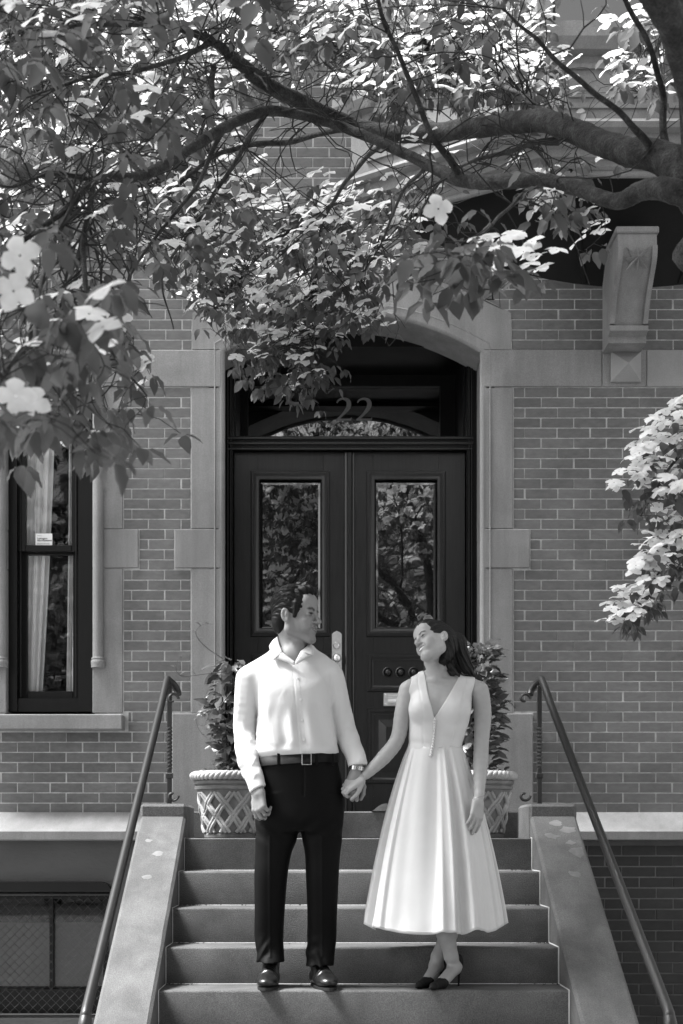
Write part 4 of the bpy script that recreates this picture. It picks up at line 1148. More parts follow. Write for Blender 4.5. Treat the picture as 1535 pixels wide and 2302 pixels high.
# --- body: head, neck, hands, and the hidden trunk that joins them, one surface
S = Sdf(W3(515, 1890, -.30) - .0, W3(845, 1300, .22), .003)
head_sdf(S, mx, smile=1.2)
S.op(cap(W3(652, 1424, .02), W3(660, 1492, .02), .058, .066), .02)
S.op(cap(W3(672, 1430, -.02), W3(667, 1488, -.035), .026, .032), .02)
S.op(cap(W3(684, 1438, .03), W3(672, 1490, -.05), .022, .016), .02)                      # sternomastoid of the turned neck
S.op(cap(W3(655, 1485, .0), W3(660, 1560, .0), .075, .09), .03)
S.op(cap(W3(600, 1512, .01), W3(720, 1505, .01), .05, .05), .03)
wrL = W3(579, 1768, -.115); wrR = W3(803, 1722, -.055)
for a, e, w_, sh in ((W3(556, 1520, 0), W3(550, 1650, .03), wrL, W3(600, 1512, .01)), (W3(748, 1515, 0), W3(772, 1632, .02), wrR, W3(720, 1505, .01))):
    S.op(cap(sh, a, .045, .045), .02); S.op(cap(a, e, .042, .037), .01); S.op(cap(e, w_, .036, .027), .01)
# his right hand, hanging, back of the hand to the camera, fingers curled in
S.op(cap(wrL, W3(582, 1785, -.13), .027, .026), .008)
hand_sdf(S, W3(580, 1775, -.125), (.10, -.12, -1), (.60, .78, -.12), -1, sc=1.04, per=[(24, 50, 36), (32, 54, 36), (40, 56, 38), (46, 56, 38)], spread=5, tcurl=.25)
# his left hand, closed round hers
S.op(cap(wrR, W3(797, 1748, -.06), .027, .025), .008)
hand_sdf(S, W3(801, 1737, -.055), (-.28, -.15, -1), (.10, .98, -.1), 1, sc=1.02, per=[(30, 62, 45), (36, 62, 45), (40, 62, 45), (44, 62, 45)], spread=3, tcurl=.35)
V, Fq = S.mesh()
tone = face_tone(V, mx, .215, False, 1.2)
# beard shadow along the jaw
x, y, z = mx.inv(V[:,0], V[:,1], V[:,2]); bs = np.clip(1.4 - np.sqrt((x/.075)**2 + ((y+.04)/.085)**2 + ((z+.088)/.045)**2), 0, 1) * .16
tone = tone * (1 - bs)
mesh_obj('body', V, Fq, M['skin'], man, tone)
# --- hair
S = Sdf(mx.t - .18, mx.t + .2, .0026)
A = lambda p, k=.015: S.op(p, k, mx); C = lambda p, k=.006: S.cut(p, k, mx)
A(ell((0, .020, .052), (.085, .106, .092)), 0); A(ell((0, -.044, .112), (.056, .046, .028)), .02); A(ell((.0, -.066, .114), (.046, .024, .018)), .015)
A(ell((0, .070, -.02), (.062, .046, .070)), .02)
def hd(X, Y, Z):
    x, y, z = mx.inv(X, Y, Z); an = np.arctan2(x, z + .0)
    f = np.sin(an*30 + 14*y + 3*np.sin(y*38 + an*3)) * .0020 + np.sin(an*17 - 30*y + 2*np.sin(y*55)) * .0020 + vnoise(x*95, y*55 + z*30, 3)*.0022 + np.sin(an*70 + y*25)*.0008
    return f * sstep(-.05, .05, z)
S.displace(hd)
C(ell((0, -.112, .010), (.100, .072, .086)), .004); C(ell((0, -.06, -.09), (.12, .095, .084)), .01)
for s in (-1, 1):
    #A
    A(cap((s*.070, -.030, .045), (s*.0705, -.024, -.010), .0150, .0095), .012)
    C(ell((s*.092, .020, -.010), (.030, .026, .038)), .005)
C(box_p((0, .0, -.155), (.2, .2, .07)), .012)
V, Fq = S.mesh(); mesh_obj('hair', V, Fq, M['hair_m'], man)
rnd = random.Random(11); cs = []
cc = np.array((0, .020, .052)); rr0 = np.array((.0855, .1065, .0925))
for i in range(1100):
    u0 = unit((rnd.uniform(-1, 1), rnd.uniform(-.75, .7), rnd.uniform(.05, 1))); c = []
    if u0[1] < -.45 and u0[2] < .72: continue
    sw = rnd.uniform(-.25, .25); ln_ = rnd.uniform(.2, .42)
    for k in range(6):
        t = k/5; ax_ = unit(np.cross(u0, (sw*.6, 1, -.35))); a_ = ln_*t; u1 = u0*math.cos(a_) + np.cross(ax_, u0)*math.sin(a_)
        c.append(tuple(mx.fwd(cc + rr0*u1*(1.004 + .045*math.sin(t*2.4)*(1 if u0[2] > .6 else .45)))))
    cs.append(c)
strands('hair_strands', cs, .0010, M['hair_m'], man, 4)

# --- shirt
S = Sdf(W3(505, 1810, -.26), W3(850, 1425, .24), .0035)
tor = st([(1735, 670, 84, .112, .0), (1712, 669, 87, .118, .0), (1690, 668, 92, .126, -.005), (1660, 665, 89, .128, -.006), (1615, 662, 84, .124, -.005), (1570, 662, 83, .126, -.01), (1530, 658, 84, .118, .0), (1505, 656, 78, .098, .006), (1487, 655, 60, .082, .012), (1470, 655, 44, .070, .018), (1458, 656, 40, .066, .02)])
S.op(loftz(tor, 2.25), 0)
for s, sh, nb in ((-1, (562, 1521), (628, 1472)), (1, (742, 1512), (692, 1466))):
    S.op(cap(W3(*nb, .02), W3(sh[0], sh[1], .01), .034, .056), .045)
armL = [W3(559, 1527, .005), W3(554, 1580, .015), W3(551, 1645, .03), W3(557, 1705, -.045), W3(573, 1752, -.10)]
armR = [W3(744, 1520, .005), W3(757, 1570, .015), W3(771, 1628, .025), W3(787, 1672, .0), W3(801, 1704, -.035)]
S.op(cap(W3(580, 1522, .005), armL[1], .052, .050), .03); S.op(cap(W3(725, 1518, .005), armR[1], .050, .050), .03)
chain(S, smooth_path(armL, 4), np.interp(np.linspace(0, 4, 17), range(5), [.062, .058, .0545, .051, .043]), .004); chain(S, smooth_path(armR, 4), np.interp(np.linspace(0, 4, 17), range(5), [.060, .057, .054, .050, .044]), .004)
# cuffs
S.op(cap(W3(572, 1750, -.10), W3(579, 1772, -.115), .0425, .0405), .004); S.op(cap(W3(800, 1702, -.033), W3(804, 1716, -.045), .0455, .0465), .004)
def half(c, nrm, r=.075):
    c = np.array(c); nrm = unit(nrm); return (lambda X, Y, Z: np.maximum(-((X-c[0])*nrm[0] + (Y-c[1])*nrm[1] + (Z-c[2])*nrm[2]), np.sqrt((X-c[0])**2 + (Y-c[1])**2 + (Z-c[2])**2) - r)), c, np.full(3, r)
CUTS = [half(W3(578, 1775, -.118), (.45, -.15, -.88)), half(W3(801.5, 1723, -.047), (.10, -.2, -.97))]
# open neck: a V down to the first fastened button
def vee(X, Y, Z):
    u, v = to_px(X, Z); t = (1490 - v) / 34.0; hw = 27*np.clip(t, 0, 1.4); c = 663 - 2*t
    return np.maximum(np.abs(u - c)*DP/F_PX - hw*DP/F_PX, np.maximum(Y - (DP + .10), (v - 1490)*DP/F_PX))
S.cut((vee, W3(660, 1460, 0), np.array([.09, .2, .09])), .004)
S.cut(cap(W3(656, 1464, .02), W3(657, 1440, .02), .060, .064), .004)
def folds(X, Y, Z):
    u, v = to_px(X, Z); body = sstep(572, 592, u) * (1 - sstep(742 + (v-1560)*.08, 762 + (v-1560)*.08, u)); front = Y < DP + .06
    w1 = body * sstep(1565, 1625, v) * front * (1 - sstep(1672, 1692, v))
    f = w1 * (.0075*np.sin((u - .30*(v - 1600) + 5*np.sin(v/37))/7.2) * sstep(-.25, .35, vnoise(u/26, v/55, 5)) + .0036*np.sin((u + .12*(v-1600))/5.0 + 1.5*np.sin(v/31))*sstep(-.2, .4, vnoise(u/30, v/70, 6)))
    f += body * np.exp(-((v - 1692)/9)**2) * (.004 + .0006*np.sin(u/9 + 2*np.sin(u/23)))
    f += body * front * (1 - sstep(1560, 1600, v)) * .0016 * np.sin((u*.5 + v)/9 + 2*np.sin(u/30))
    arm = 1 - body
    rg_ = lambda q_: (1 - np.abs(np.sin(q_)))**2.2
    f += w1 * .0042*rg_((u - .42*(v - 1600) + 9*np.sin(v/29))/19) * sstep(-.2, .5, vnoise(u/22, v/40, 31)) + body*front*sstep(1540, 1580, v)*(1 - sstep(1672, 1692, v))*.0026*rg_((v + .55*u)/21 + .8*np.sin(u/17))*sstep(0, .5, vnoise(u/18, v/18, 32))
    f += arm * .0040*rg_((v + .8*np.abs(u - 665))/11 + 1.3*np.sin(u/13)) * np.exp(-((v - 1655)/38)**2) * sstep(-.2, .4, vnoise(u/10, v/16, 33))
    f += arm * .0035*rg_((v - .7*np.abs(u - 665))/12 + 1.1*np.sin(u/10)) * np.exp(-((v - 1730)/26)**2) * (u < 640)
    f += arm * (.0013*np.sin((v + .6*np.abs(u - 665))/3.6 + 1.2*np.sin(u/9)) * np.exp(-((v - 1655)/26)**2) * sstep(-.3, .5, vnoise(u/9, v/14, 15)) + .0012*np.sin((v*.22 + u)/4.2 + 1.6*np.sin(v/33))*sstep(1500,1540,v))
    f += arm * (.0032*np.sin((v - .5*u)/5.2 + 1.2*np.sin(u/8 + v/30)) * np.exp(-((v - 1735)/22)**2) * (u < 620))
    f += np.exp(-((u - (664 + (v - 1487)*.088) + 6.5)/1.6)**2) * front * (v > 1488) * (v < 1700) * -.0016       # placket edge
    f += (np.abs(u - (664 + (v - 1487)*.088)) < 6) * front * (v > 1488) * (v < 1700) * .0010
    return f
S.displace(folds)
for c_ in CUTS: S.cut(c_, .002)
S.cut(box_p(W3(669, 1760), (.115, .3, PZ(1702, DP) - PZ(1760, DP))), .003)
V, Fq = S.mesh()
shirt = mesh_obj('shirt', V, Fq, M['shirt'], man)
def collar(top, bot, nm='collar'):
    def lin(c):
        c = [W3(*q) for q in c]; o_ = []
        for i in range(len(c) - 1): o_ += [c[i] + (c[i+1] - c[i])*k/4 for k in range(4)]
        return o_ + [c[-1]]
    t, b = lin(top), lin(bot); rows = []
    for i in range(len(t)):
        m = (t[i] + b[i]) / 2; o = unit(m - W3(660, 1465, .01)) * .005; rows.append([t[i], t[i]*.65 + b[i]*.35 + o*.9, t[i]*.3 + b[i]*.7 + o*.7, b[i]])
    return solidify(MB().grid(rows).build(nm, M['shirt'], man, smooth=True, fix=False), .0035)
collar([(658, 1424, .08), (634, 1427, .05), (623, 1432, .0), (628, 1450, -.045), (635, 1467, -.088)], [(652, 1446, .095), (614, 1445, .05), (605, 1453, .0), (609, 1470, -.055), (614.5, 1484, -.092)])
collar([(658, 1424, .08), (682, 1430, .05), (693, 1447, .0), (688, 1455, -.045), (676, 1464, -.085)], [(664, 1446, .095), (694, 1441, .05), (701, 1452, .0), (705, 1464, -.055), (703.5, 1474, -.088)])
for t_, b_ in (([(634, 1466, -.086), (648, 1477, -.099), (663, 1488, -.108)], [(620, 1480, -.088), (640, 1487, -.102), (662, 1495, -.112)]), ([(676, 1463, -.083), (670, 1475, -.098), (664, 1487, -.108)], [(700, 1473, -.080), (684, 1482, -.101), (666, 1494, -.112)])):
    collar(t_, b_, 'collar_stand')
for (bx, by) in ((672, 1532), (677, 1579), (680.5, 1624), (684, 1667)):
    # find the front surface of the shirt
    p = W3(bx, by); q = V[(np.abs(V[:,0] - p[0]) < .006) & (np.abs(V[:,2] - p[2]) < .006)]
    yq = q[:,1].min() if len(q) else DP - .13
    rows = [[(p[0] + r*math.cos(a), yq - h, p[2] + r*math.sin(a)) for a in [2*math.pi*k/14 for k in range(14)]] for r, h in ((.0062, 0), (.006, .002), (.0045, .0025), (.004, .0016), (.0005, .0016))]
    MB().grid(rows, closed=True).build('shirt_button', M['button'], man, smooth=40)

# --- trousers
S = Sdf(W3(555, 2195, -.25), W3(790, 1685, .25), .004)
S.op(loftz(st([(1700, 669, 88, .120, 0), (1725, 671, 91, .122, 0), (1760, 674, 96, .126, .005), (1800, 675, 97, .130, .01), (1840, 673, 95, .128, .01), (1868, 672, 80, .105, .01)]), 2.3), 0)
S.op(loftz(st([(1790, 626, 46, .105, .01), (1880, 621, 47, .100, .005), (1920, 614, 41, .092, 0), (1970, 609, 37, .085, -.005), (2050, 606, 34, .078, .01), (2105, 604, 32.5, .077, .03), (2138, 607, 31, .078, .02), (2162, 609, 31, .085, .0)]), 2.3), .025)
S.op(loftz(st([(1790, 723, 46, .105, .01), (1880, 724, 45, .100, .005), (1920, 725, 40, .092, 0), (1970, 724.5, 37, .085, -.005), (2050, 724, 33.5, .078, .01), (2108, 723, 33, .077, .03), (2142, 720, 32, .080, .02), (2170, 719, 31, .085, .0)]), 2.3), .025)
def tf(X, Y, Z):
    u, v = to_px(X, Z); fr = sstep(DP + .04, DP - .05, Y)
    f = np.where(u < 672, 1, 0)*0.0
    for c in (608, 724): f = f + .0035*np.exp(-((u - c)/3.0)**2) * fr * (v > 1880) * (v < 2150)
    f += sstep(2080, 2140, v) * .0045 * np.sin((v + 1.1*np.where(u < 672, u - 608, 720 - u))/7.0 + 1.6*np.sin(u/9 + v/25)) * sstep(-.4, .5, vnoise(u/12, v/16, 12))
    f += np.exp(-((v - 1865)/25)**2) * .004 * np.sin((v + np.abs(u - 675)*.8)/6.5) * fr
    f += -.005*np.exp(-((u - 683)/2.2)**2) * fr * (v > 1722) * (v < 1790)
    return f + .0015*vnoise(u/14, v/30, 8)
S.displace(tf); S.cut(box_p(W3(672, 1690), (.3, .3, PZ(1690, DP) - PZ(1702, DP))), .002)
V, Fq = S.mesh(); mesh_obj('trousers', V, Fq, M['trouser'], man)
# belt
rows = []
for k in range(73):
    a = 2*math.pi*k/72; ca, sa = math.cos(a), math.sin(a); ex = 2/2.3
    xx = math.copysign(abs(ca)**ex, ca)*(88.6*DP/F_PX + .003); yy = math.copysign(abs(sa)**ex, sa)*.124
    x_, y_ = PXX(669.5, DP) + xx, DP + yy; sl_ = -.012*xx/.19
    z0, z1 = PZ(1720, DP) - sl_, PZ(1699, DP) - sl_
    rows.append([(x_, y_, z0), (x_*1.0, y_ - .001*sa, z0 + .002), (x_, y_, z1)])
belt = solidify(MB().grid(rows).build('belt', M['belt'], man, smooth=True), .006, 1)
bz0, bz1, bx0, bx1, yq = PZ(1722, DP), PZ(1698, DP), PXX(680, DP), PXX(700, DP), DP - .134
MB().tube([(bx0, yq, bz0), (bx0, yq, bz1), (bx1, yq + .004, bz1), (bx1, yq + .004, bz0), (bx0, yq, bz0)], .0024, n=6).build('buckle', M['gold'], belt)
for px in (628, 712, 748): MB().box(PXX(px, DP) - .007, PXX(px, DP) + .007, DP - .128 + (.03 if px > 740 else .005 if px < 650 else .003), DP - .11, PZ(1723, DP), PZ(1697, DP), .002).build('belt_loop', M['trouser'], man)
# watch on his left wrist
wd = unit(W3(801, 1737, -.055) - wrR); wc = W3(802, 1727, -.055)
u_ = unit(np.cross(wd, (0, 1, 0))); v_ = np.cross(wd, u_)
rr_ = MB()
for k in range(22):
    a0, a1 = 2*math.pi*k/22, 2*math.pi*(k + .82)/22; pts = []
    q = [wc + (u_*math.cos(a)*.034 + v_*math.sin(a)*.030) + wd*o for a in (a0, a1) for o in (-.009, .009)]
    q2 = [wc + (u_*math.cos(a)*.0375 + v_*math.sin(a)*.0335) + wd*o for a in (a0, a1) for o in (-.009, .009)]
    rr_.add(q + q2, [(0,1,3,2), (4,5,7,6), (0,1,5,4), (2,3,7,6), (0,2,6,4), (1,3,7,5)])
watch = rr_.build('watch_band', M['metal'], man)
fc = wc + unit(v_*-.55 - u_*-.85)*.037; nrm = unit(fc - wc); t1 = unit(np.cross(nrm, wd))
prof = [(.0185, -.004), (.019, .002), (.0175, .005), (.015, .0055), (.0145, .0035), (.0005, .0035)]
MB().grid([[tuple(fc + nrm*h + (t1*math.cos(a) + wd*math.sin(a))*r) for a in [2*math.pi*k/20 for k in range(20)]] for r, h in prof], closed=True).build('watch_case', M['metal'], man, smooth=40)

# --- shoes
def dress_shoe(hx, hdd, tx, tdd, nm='shoe'):
    h0 = W3(hx, 2200, hdd); h0[2] = Z4; t0 = W3(tx, 2200, tdd); t0[2] = Z4; f = unit(t0 - h0); L_ = np.linalg.norm(t0 - h0); sd = np.array([-f[1], f[0], 0.0])
    Rm = np.stack([sd, -f, np.array([0, 0, 1.0])], 1); xf = Xf(Rm, h0, L_/.285)          # local: x side, -y forward, z up
    S = Sdf(xf.fwd((0, -.15, .07)) - .24, xf.fwd((0, -.15, .07)) + .24, .0035)
    A = lambda p, k=.02: S.op(p, k, xf)
    A(ell((0, -.235, .034), (.047, .065, .028)), 0); A(ell((0, -.185, .040), (.050, .075, .036)), .02); A(ell((0, -.055, .045), (.038, .056, .046)), .02)
    A(cap((0, -.185, .058), (0, -.10, .088), .034, .036), .02); A(cap((0, -.09, .085), (0, -.06, .11), .038, .040), .015); A(ell((0, -.11, .03), (.036, .09, .03)), .02)
    S.cut(box_p((0, -.15, -.02), (.2, .3, .031)), .002, xf); S.cut(box_p((0, -.1, .162), (.2, .3, .04)), .004, xf)
    def cr(X, Y, Z):
        x_, y_, z_ = xf.inv(X, Y, Z)
        return -.0016*np.exp(-((y_ + .212 + 3*x_*x_)/.0025)**2)*(z_ > .03) + .0015*np.sin((y_*1 + 2*x_*x_)*330)*np.exp(-((y_ + .185)/.022)**2)*(z_ > .03) - .0018*np.exp(-((np.abs(x_) - .017 - .12*np.clip(-.09 - y_, 0, 1))/.002)**2)*(z_ > .06)*(y_ < -.085)*(y_ > -.175)
    S.displace(cr); V, Fq = S.mesh(); sh = mesh_obj(nm, V, Fq, M['shoe'], man)
    out = []
    for k in range(40):
        a = 2*math.pi*k/40; yy = -.15 - .153*math.cos(a); w0 = .052 if yy < -.15 else .043
        out.append((math.sin(a)*(w0 - .008*math.exp(-((yy + .12)/.05)**2)), yy))
    m = MB(); lo = [xf.fwd((x_, y_, .0)) for x_, y_ in out]; hi = [xf.fwd((x_*1.0, y_, .013)) for x_, y_ in out]
    m.grid([lo + lo[:1], hi + hi[:1]]); m.add(hi, [tuple(range(40))]); m.add(lo, [tuple(range(40))]); m.build('sole', M['sole'], sh)
    lc = MB()
    for k in range(5):
        y_ = -.165 + .017*k; z_ = .094 + .0085*k + (.004 if k > 2 else 0); sw = (1 if k % 2 else -1)*.003
        lc.tube([tuple(xf.fwd((s*.021, y_ + s*sw, z_ - (.010 if abs(s) == 1 else -.001)))) for s in (-1, -.5, 0, .5, 1)], .0016, n=5)
    for s in (-1, 1):
        lc.tube([tuple(xf.fwd((s*x_, y_, z_))) for x_, y_, z_ in ((.0, -.098, .130), (.018, -.105, .139), (.034, -.108, .132), (.030, -.112, .118), (.012, -.106, .124), (.0, -.098, .130))], .0016, n=5)
        lc.tube([tuple(xf.fwd((s*x_, y_, z_))) for x_, y_, z_ in ((.0, -.098, .130), (.014, -.118, .118), (.030, -.13, .095))], .0015, n=5)
    tag(lc.build('laces', M['lace'], sh, smooth=True), kind='stuff')
dress_shoe(614, .125, 597, -.165); dress_shoe(707, .125, 742, -.16)

# ============ woman
woman = thing('person', (W3(985, 2215)[0], DP, Z4), 'smiling woman in sleeveless white pleated dress and dark heels', 'person', None)
wx = Xf(rotm(-60, -3, 5, -33), W3(974, 1446, -.03), .875)
dk = 0
S = Sdf(W3(735, 2240, -.34), W3(1125, 1375, .22), .0032)
head_sdf(S, wx, fem=True, smile=1.5)
S.op(cap(W3(985, 1470, .01), W3(988, 1528, .02), .046, .052), .02)
S.op(cap(W3(1000, 1468, .0), W3(984, 1524, -.045), .018, .012), .015)
S.op(cap(W3(966, 1490, -.03), W3(981, 1526, -.035), .028, .026), .02)
wt = [(1800, 978, 74, .118, 0), (1740, 977, 68, .10, 0), (1685, 977, 57, .082, 0), (1645, 983, 61, .086, -.005), (1605, 988, 66, .092, -.01), (1570, 989, 67, .088, -.005), (1545, 988, 66, .072, .005), (1528, 987, 50, .056, .012), (1515, 987, 34, .048, .016)]
S.op(loftz(st(wt), 2.15), .02)
for s, sh in ((-1, (922, 1547)), (1, (1077, 1549))): S.op(cap(W3(988 + s*14, 1517, .02), W3(*sh, .005), .030, .038), .035)
for bx in (952, 1022): S.op(ell(W3(bx, 1592, -.068), (.060, .052, .058)), .03)
for s in (-1, 1): S.op(cap(W3(984 + s*6, 1530, -.052), W3(985 + s*66, 1533, -.012), .0075, .009), .014)       # collar bones
aL = [W3(917, 1551, .0), W3(905, 1605, .0), W3(893, 1662, -.01), W3(862, 1703, -.035), W3(822, 1742, -.06)]
chain(S, smooth_path(aL, 4), np.interp(np.linspace(0, 4, 17), range(5), [.0425, .0385, .0335, .0335, .0225]), .006)
aR = [W3(1078, 1553, .0), W3(1085, 1605, .015), W3(1082, 1668, .01), W3(1080, 1720, -.05), W3(1077, 1788, -.13)]
chain(S, smooth_path(aR, 4), np.interp(np.linspace(0, 4, 17), range(5), [.0435, .0400, .0345, .0345, .0225]), .006)
# her right hand in his
hand_sdf(S, W3(815, 1748, -.068), (-.86, -.10, -.50), (-.35, .55, -.75), 1, sc=.90, per=[(20, 70, 55), (24, 72, 55), (28, 72, 55), (34, 70, 50)], spread=2, tcurl=.1)
# her left hand beside the skirt
S.op(cap(W3(1077, 1788, -.13), W3(1073, 1806, -.145), .0225, .0215), .006)
hand_sdf(S, W3(1075, 1798, -.14), (-.17, -.20, -1), (-.55, .82, 0), 1, sc=.93, per=[(14, 14, 10), (10, 12, 8), (12, 14, 10), (16, 16, 10)], spread=5, tcurl=.2)
# legs, crossed at the calf
lf = [W3(1000, 1990, .02), W3(1004, 2060, .0), W3(1003, 2100, -.01), W3(1014, 2150, .0), W3(1022, 2176, .02)]
lb = [W3(1004, 1990, .09), W3(1012, 2060, .10), W3(1008, 2100, .09), W3(984, 2150, .08), W3(978, 2172, .085)]
chain(S, lf, [.056, .050, .044, .032, .029], .015); chain(S, lb, [.056, .050, .042, .031, .028], .015)
S.op(cap(W3(990, 1800, .0), W3(1000, 1990, .02), .09, .056), .02); S.op(cap(W3(968, 1800, .0), W3(1004, 1990, .09), .09, .056), .02)
def foot(ank, heel, ball, toe):
    S.op(cap(ank, heel, .028, .024), .015); S.op(cap(ank + np.array([0, -.01, -.005]), ball, .027, .024), .02); S.op(cap(heel, ball, .020, .022), .02); S.op(cap(ball, toe, .022, .012), .012)
def zed(p, z): p = np.array(p); p[2] = z; return p
fA = (W3(1021, 2174, .02), zed(W3(1028, 2200, .045), Z4 + .098), zed(W3(993, 2200, -.085), Z4 + .028), zed(W3(974, 2210, -.15), Z4 + .018))
fB = (W3(979, 2170, .085), zed(W3(988, 2200, .11), Z4 + .098), zed(W3(960, 2200, -.03), Z4 + .028), zed(W3(943, 2210, -.09), Z4 + .018))
foot(*fA); foot(*fB)
V, Fq = S.mesh(); tone = face_tone(V, wx, .33, True, 1.5)
mesh_obj('body', V, Fq, M['skin'], woman, tone)
# pumps
def pump(ank, heel, ball, toe):
    lo = np.minimum(heel, toe) - .07; hi = np.maximum(heel, toe) + .07; lo[2] = Z4 - .01; hi[2] = Z4 + .19
    S = Sdf(lo, hi, .003); d = unit((ball - heel) * np.array([1, 1, 0])); tip = toe + unit((toe - ball)*np.array([1, 1, 0]))*.030
    S.op(cap(heel + np.array([0, 0, .012]), ball - np.array([0, 0, .004]), .0265, .0270), 0); S.op(cap(ball, toe, .0275, .0170), .012); S.op(cap(toe, zed(tip, Z4 + .012), .0165, .0060), .012)
    S.op(cap(heel + np.array([0, 0, .03]), heel, .0265, .0275), .008)
    # foot opening
    up = np.array([0, 0, 1.0]); c0 = ball*.42 + heel*.58 + up*.050; c1 = ball + up*.036 + d*.012
    S.cut(cap(heel + up*.090, c0 + up*.010, .030, .029), .004); S.cut(cap(c0 + up*.006, c1 - d*.012 + up*.004, .030, .020), .006)
    S.cut(box_p((heel[0], heel[1], Z4 - .05), (.5, .5, .0515)), .002)
    V, Fq = S.mesh(); sh = mesh_obj('pump', V, Fq, M['suede'], woman)
    hb = heel - d*.014; MB().tube([tuple(zed(hb, Z4 + .085)), tuple(zed(hb - d*.002, Z4 + .05)), tuple(zed(hb + d*.002, Z4 + .0))], [.014, .0058, .0042], n=8).build('stiletto_heel', M['suede'], sh, smooth=50)
    return sh
pump(*fA); pump(*fB)

# --- dress bodice
S = Sdf(W3(880, 1725, -.26), W3(1110, 1505, .2), .0030)
S.op(loftz(st(wt), 2.15, off=.007), .02)
for s, sh in ((-1, (922, 1547)), (1, (1077, 1549))): S.op(cap(W3(988 + s*14, 1517, .02), W3(*sh, .005), .037, .044), .035)
for bx in (952, 1022): S.op(ell(W3(bx, 1592, -.068), (.066, .058, .063)), .03)
def neck_v(X, Y, Z):
    u, v = to_px(X, Z); t = (1619 - v)/97.0
    xl = 972 - 17.5*t - 3*np.sin(np.clip(t, 0, 1)*3.14); xr = 972 + 58*t + 2*np.sin(np.clip(t, 0, 1)*3.14)
    return np.maximum(np.maximum(xl - u, u - xr), np.where(Y < DP + .015, -5., (Y - DP - .015)*475 + np.where(v > 1532, 30, -30))) * DP/F_PX
S.cut((neck_v, W3(990, 1560, 0), np.array([.12, .25, .14])), .003)
def armhole(X, Y, Z):
    u, v = to_px(X, Z); l = np.interp(v, [1515, 1535, 1560, 1585, 1600], [924, 923, 916, 917, 905]); r = np.interp(v, [1515, 1535, 1560, 1590, 1605], [1070, 1066, 1058, 1060, 1074])
    return np.maximum(np.minimum(u - l, r - u), (v - 1606)*1.0) * DP/F_PX * np.where(np.minimum(u - l, r - u) > 0, 1, 1)
def ah(X, Y, Z):
    u, v = to_px(X, Z); l = np.interp(v, [1515, 1535, 1560, 1585, 1600], [924, 923, 916, 917, 900]); r = np.interp(v, [1515, 1535, 1560, 1590, 1605], [1070, 1066, 1058, 1060, 1080])
    inside = np.minimum(u - l, r - u)            # > 0 keeps cloth
    return np.maximum(inside, v - 1606) * DP/F_PX
S.cut((ah, W3(995, 1560, 0), np.array([.26, .25, .12])), .002)
def bodf(X, Y, Z):
    u, v = to_px(X, Z); f = .0012*vnoise(u/9, v/14, 2) + .0018*np.sin((v + .4*u)/6)*np.exp(-((v - 1660)/25)**2)*sstep(1005, 1040, u)
    f += .0014*np.sin((v - .25*u)/5)*np.exp(-((v - 1672)/14)**2)
    f += -.0014*np.exp(-((u - np.interp(v, [1540, 1600, 1690], [938, 946, 950]))/1.4)**2) - .0014*np.exp(-((u - np.interp(v, [1540, 1600, 1690], [1046, 1030, 1008]))/1.4)**2)
    return f
S.displace(bodf); V, Fq = S.mesh(); bodice = mesh_obj('bodice', V, Fq, M['dress'], woman)
for k in range(14):
    u = 973.5 - 9.0*(k/13)**1.2 + 2*math.sin(k/13*3); v = 1622 + 6.1*k; p = W3(u, v); q = V[(np.abs(V[:,0] - p[0]) < .006) & (np.abs(V[:,2] - p[2]) < .006)]
    yq = q[:,1].min() if len(q) else DP - .1
    MB().sphere((p[0], yq - .004, p[2]), .0072, 10, 7).build('dress_button', M['dress'], bodice, smooth=True)
# --- skirt: box pleats opening towards the hem
NV, NA = 70, 420
rs = np.random.RandomState(4)
pl = np.sort(rs.uniform(0, 2*math.pi, 26) * .35 + np.linspace(0, 2*math.pi, 26, endpoint=False) * 1.0); pl = np.mod(pl, 2*math.pi)
rows = []
for i in range(NV + 1):
    v = i / NV; py = 1678 + (2077 - 1678)*v
    a = (60.5 + (159 - 60.5)*v**.92 + 10*math.sin(v*math.pi)*.9)*DP/F_PX; b = .088 + .185*v**.85
    cx = PXX(977.5 + (977 - 977.5)*v, DP); amp = .0015 + .044*v**.66 * (1 - .15*v); row = []
    for k in range(NA):
        th = 2*math.pi*k/NA
        tw_ = th + .30*math.sin(2*th + 1.0) + .16*math.sin(5*th + .4)
        g = math.sin(tw_*10 + .9*math.sin(th*3 + .7) + .5*math.sin(v*2.2 + th)); h = math.sin(tw_*16 + 1.3*math.sin(th*2) + 2.0)
        pltr = (.66*math.tanh(2.6*g) + .26*math.tanh(1.6*h))*(.82 + .18*math.sin(th*4 + 1.1 + .8*math.sin(th*7))) + .24*math.sin(th*5 + v*1.5) + .10*math.sin(th*9 - v*2)
        side = .55 + .45*abs(math.sin(th))
        # the front right of the skirt falls flatter, as in the photograph
        flat = 1 - .65*math.exp(-((th - 5.55)/.38)**2)
        rr_ = 1 + 0*pltr; off = amp*pltr*side*flat - amp*.35*side
        x_ = cx + (a + off)*math.cos(th); y_ = DP + .0 + (b + off*1.15)*math.sin(th)
        zz = PZ(py, DP) - .030*v**3*max(0, -math.sin(th)) + .013*v**3*pltr
        if v > .93: off2 = .004*math.sin(th*9 + 1); x_ += off2*math.cos(th)*(v - .93)/.07; y_ += off2*math.sin(th)*(v - .93)/.07
        top = .010*max(0, -math.sin(th))*(1 - v)**4 * (1 - abs(math.cos(th)))
        row.append((x_, y_, zz - top))
    rows.append(row)
skirt = solidify(MB().grid(rows, closed=True).build('skirt', M['dress'], woman, smooth=True, fix=False), .0025)
hem = MB().tube([rows[-2][k] for k in range(NA)] + [rows[-2][0]], .0022, n=5, caps=False).build('hem', M['dress'], skirt, smooth=True)
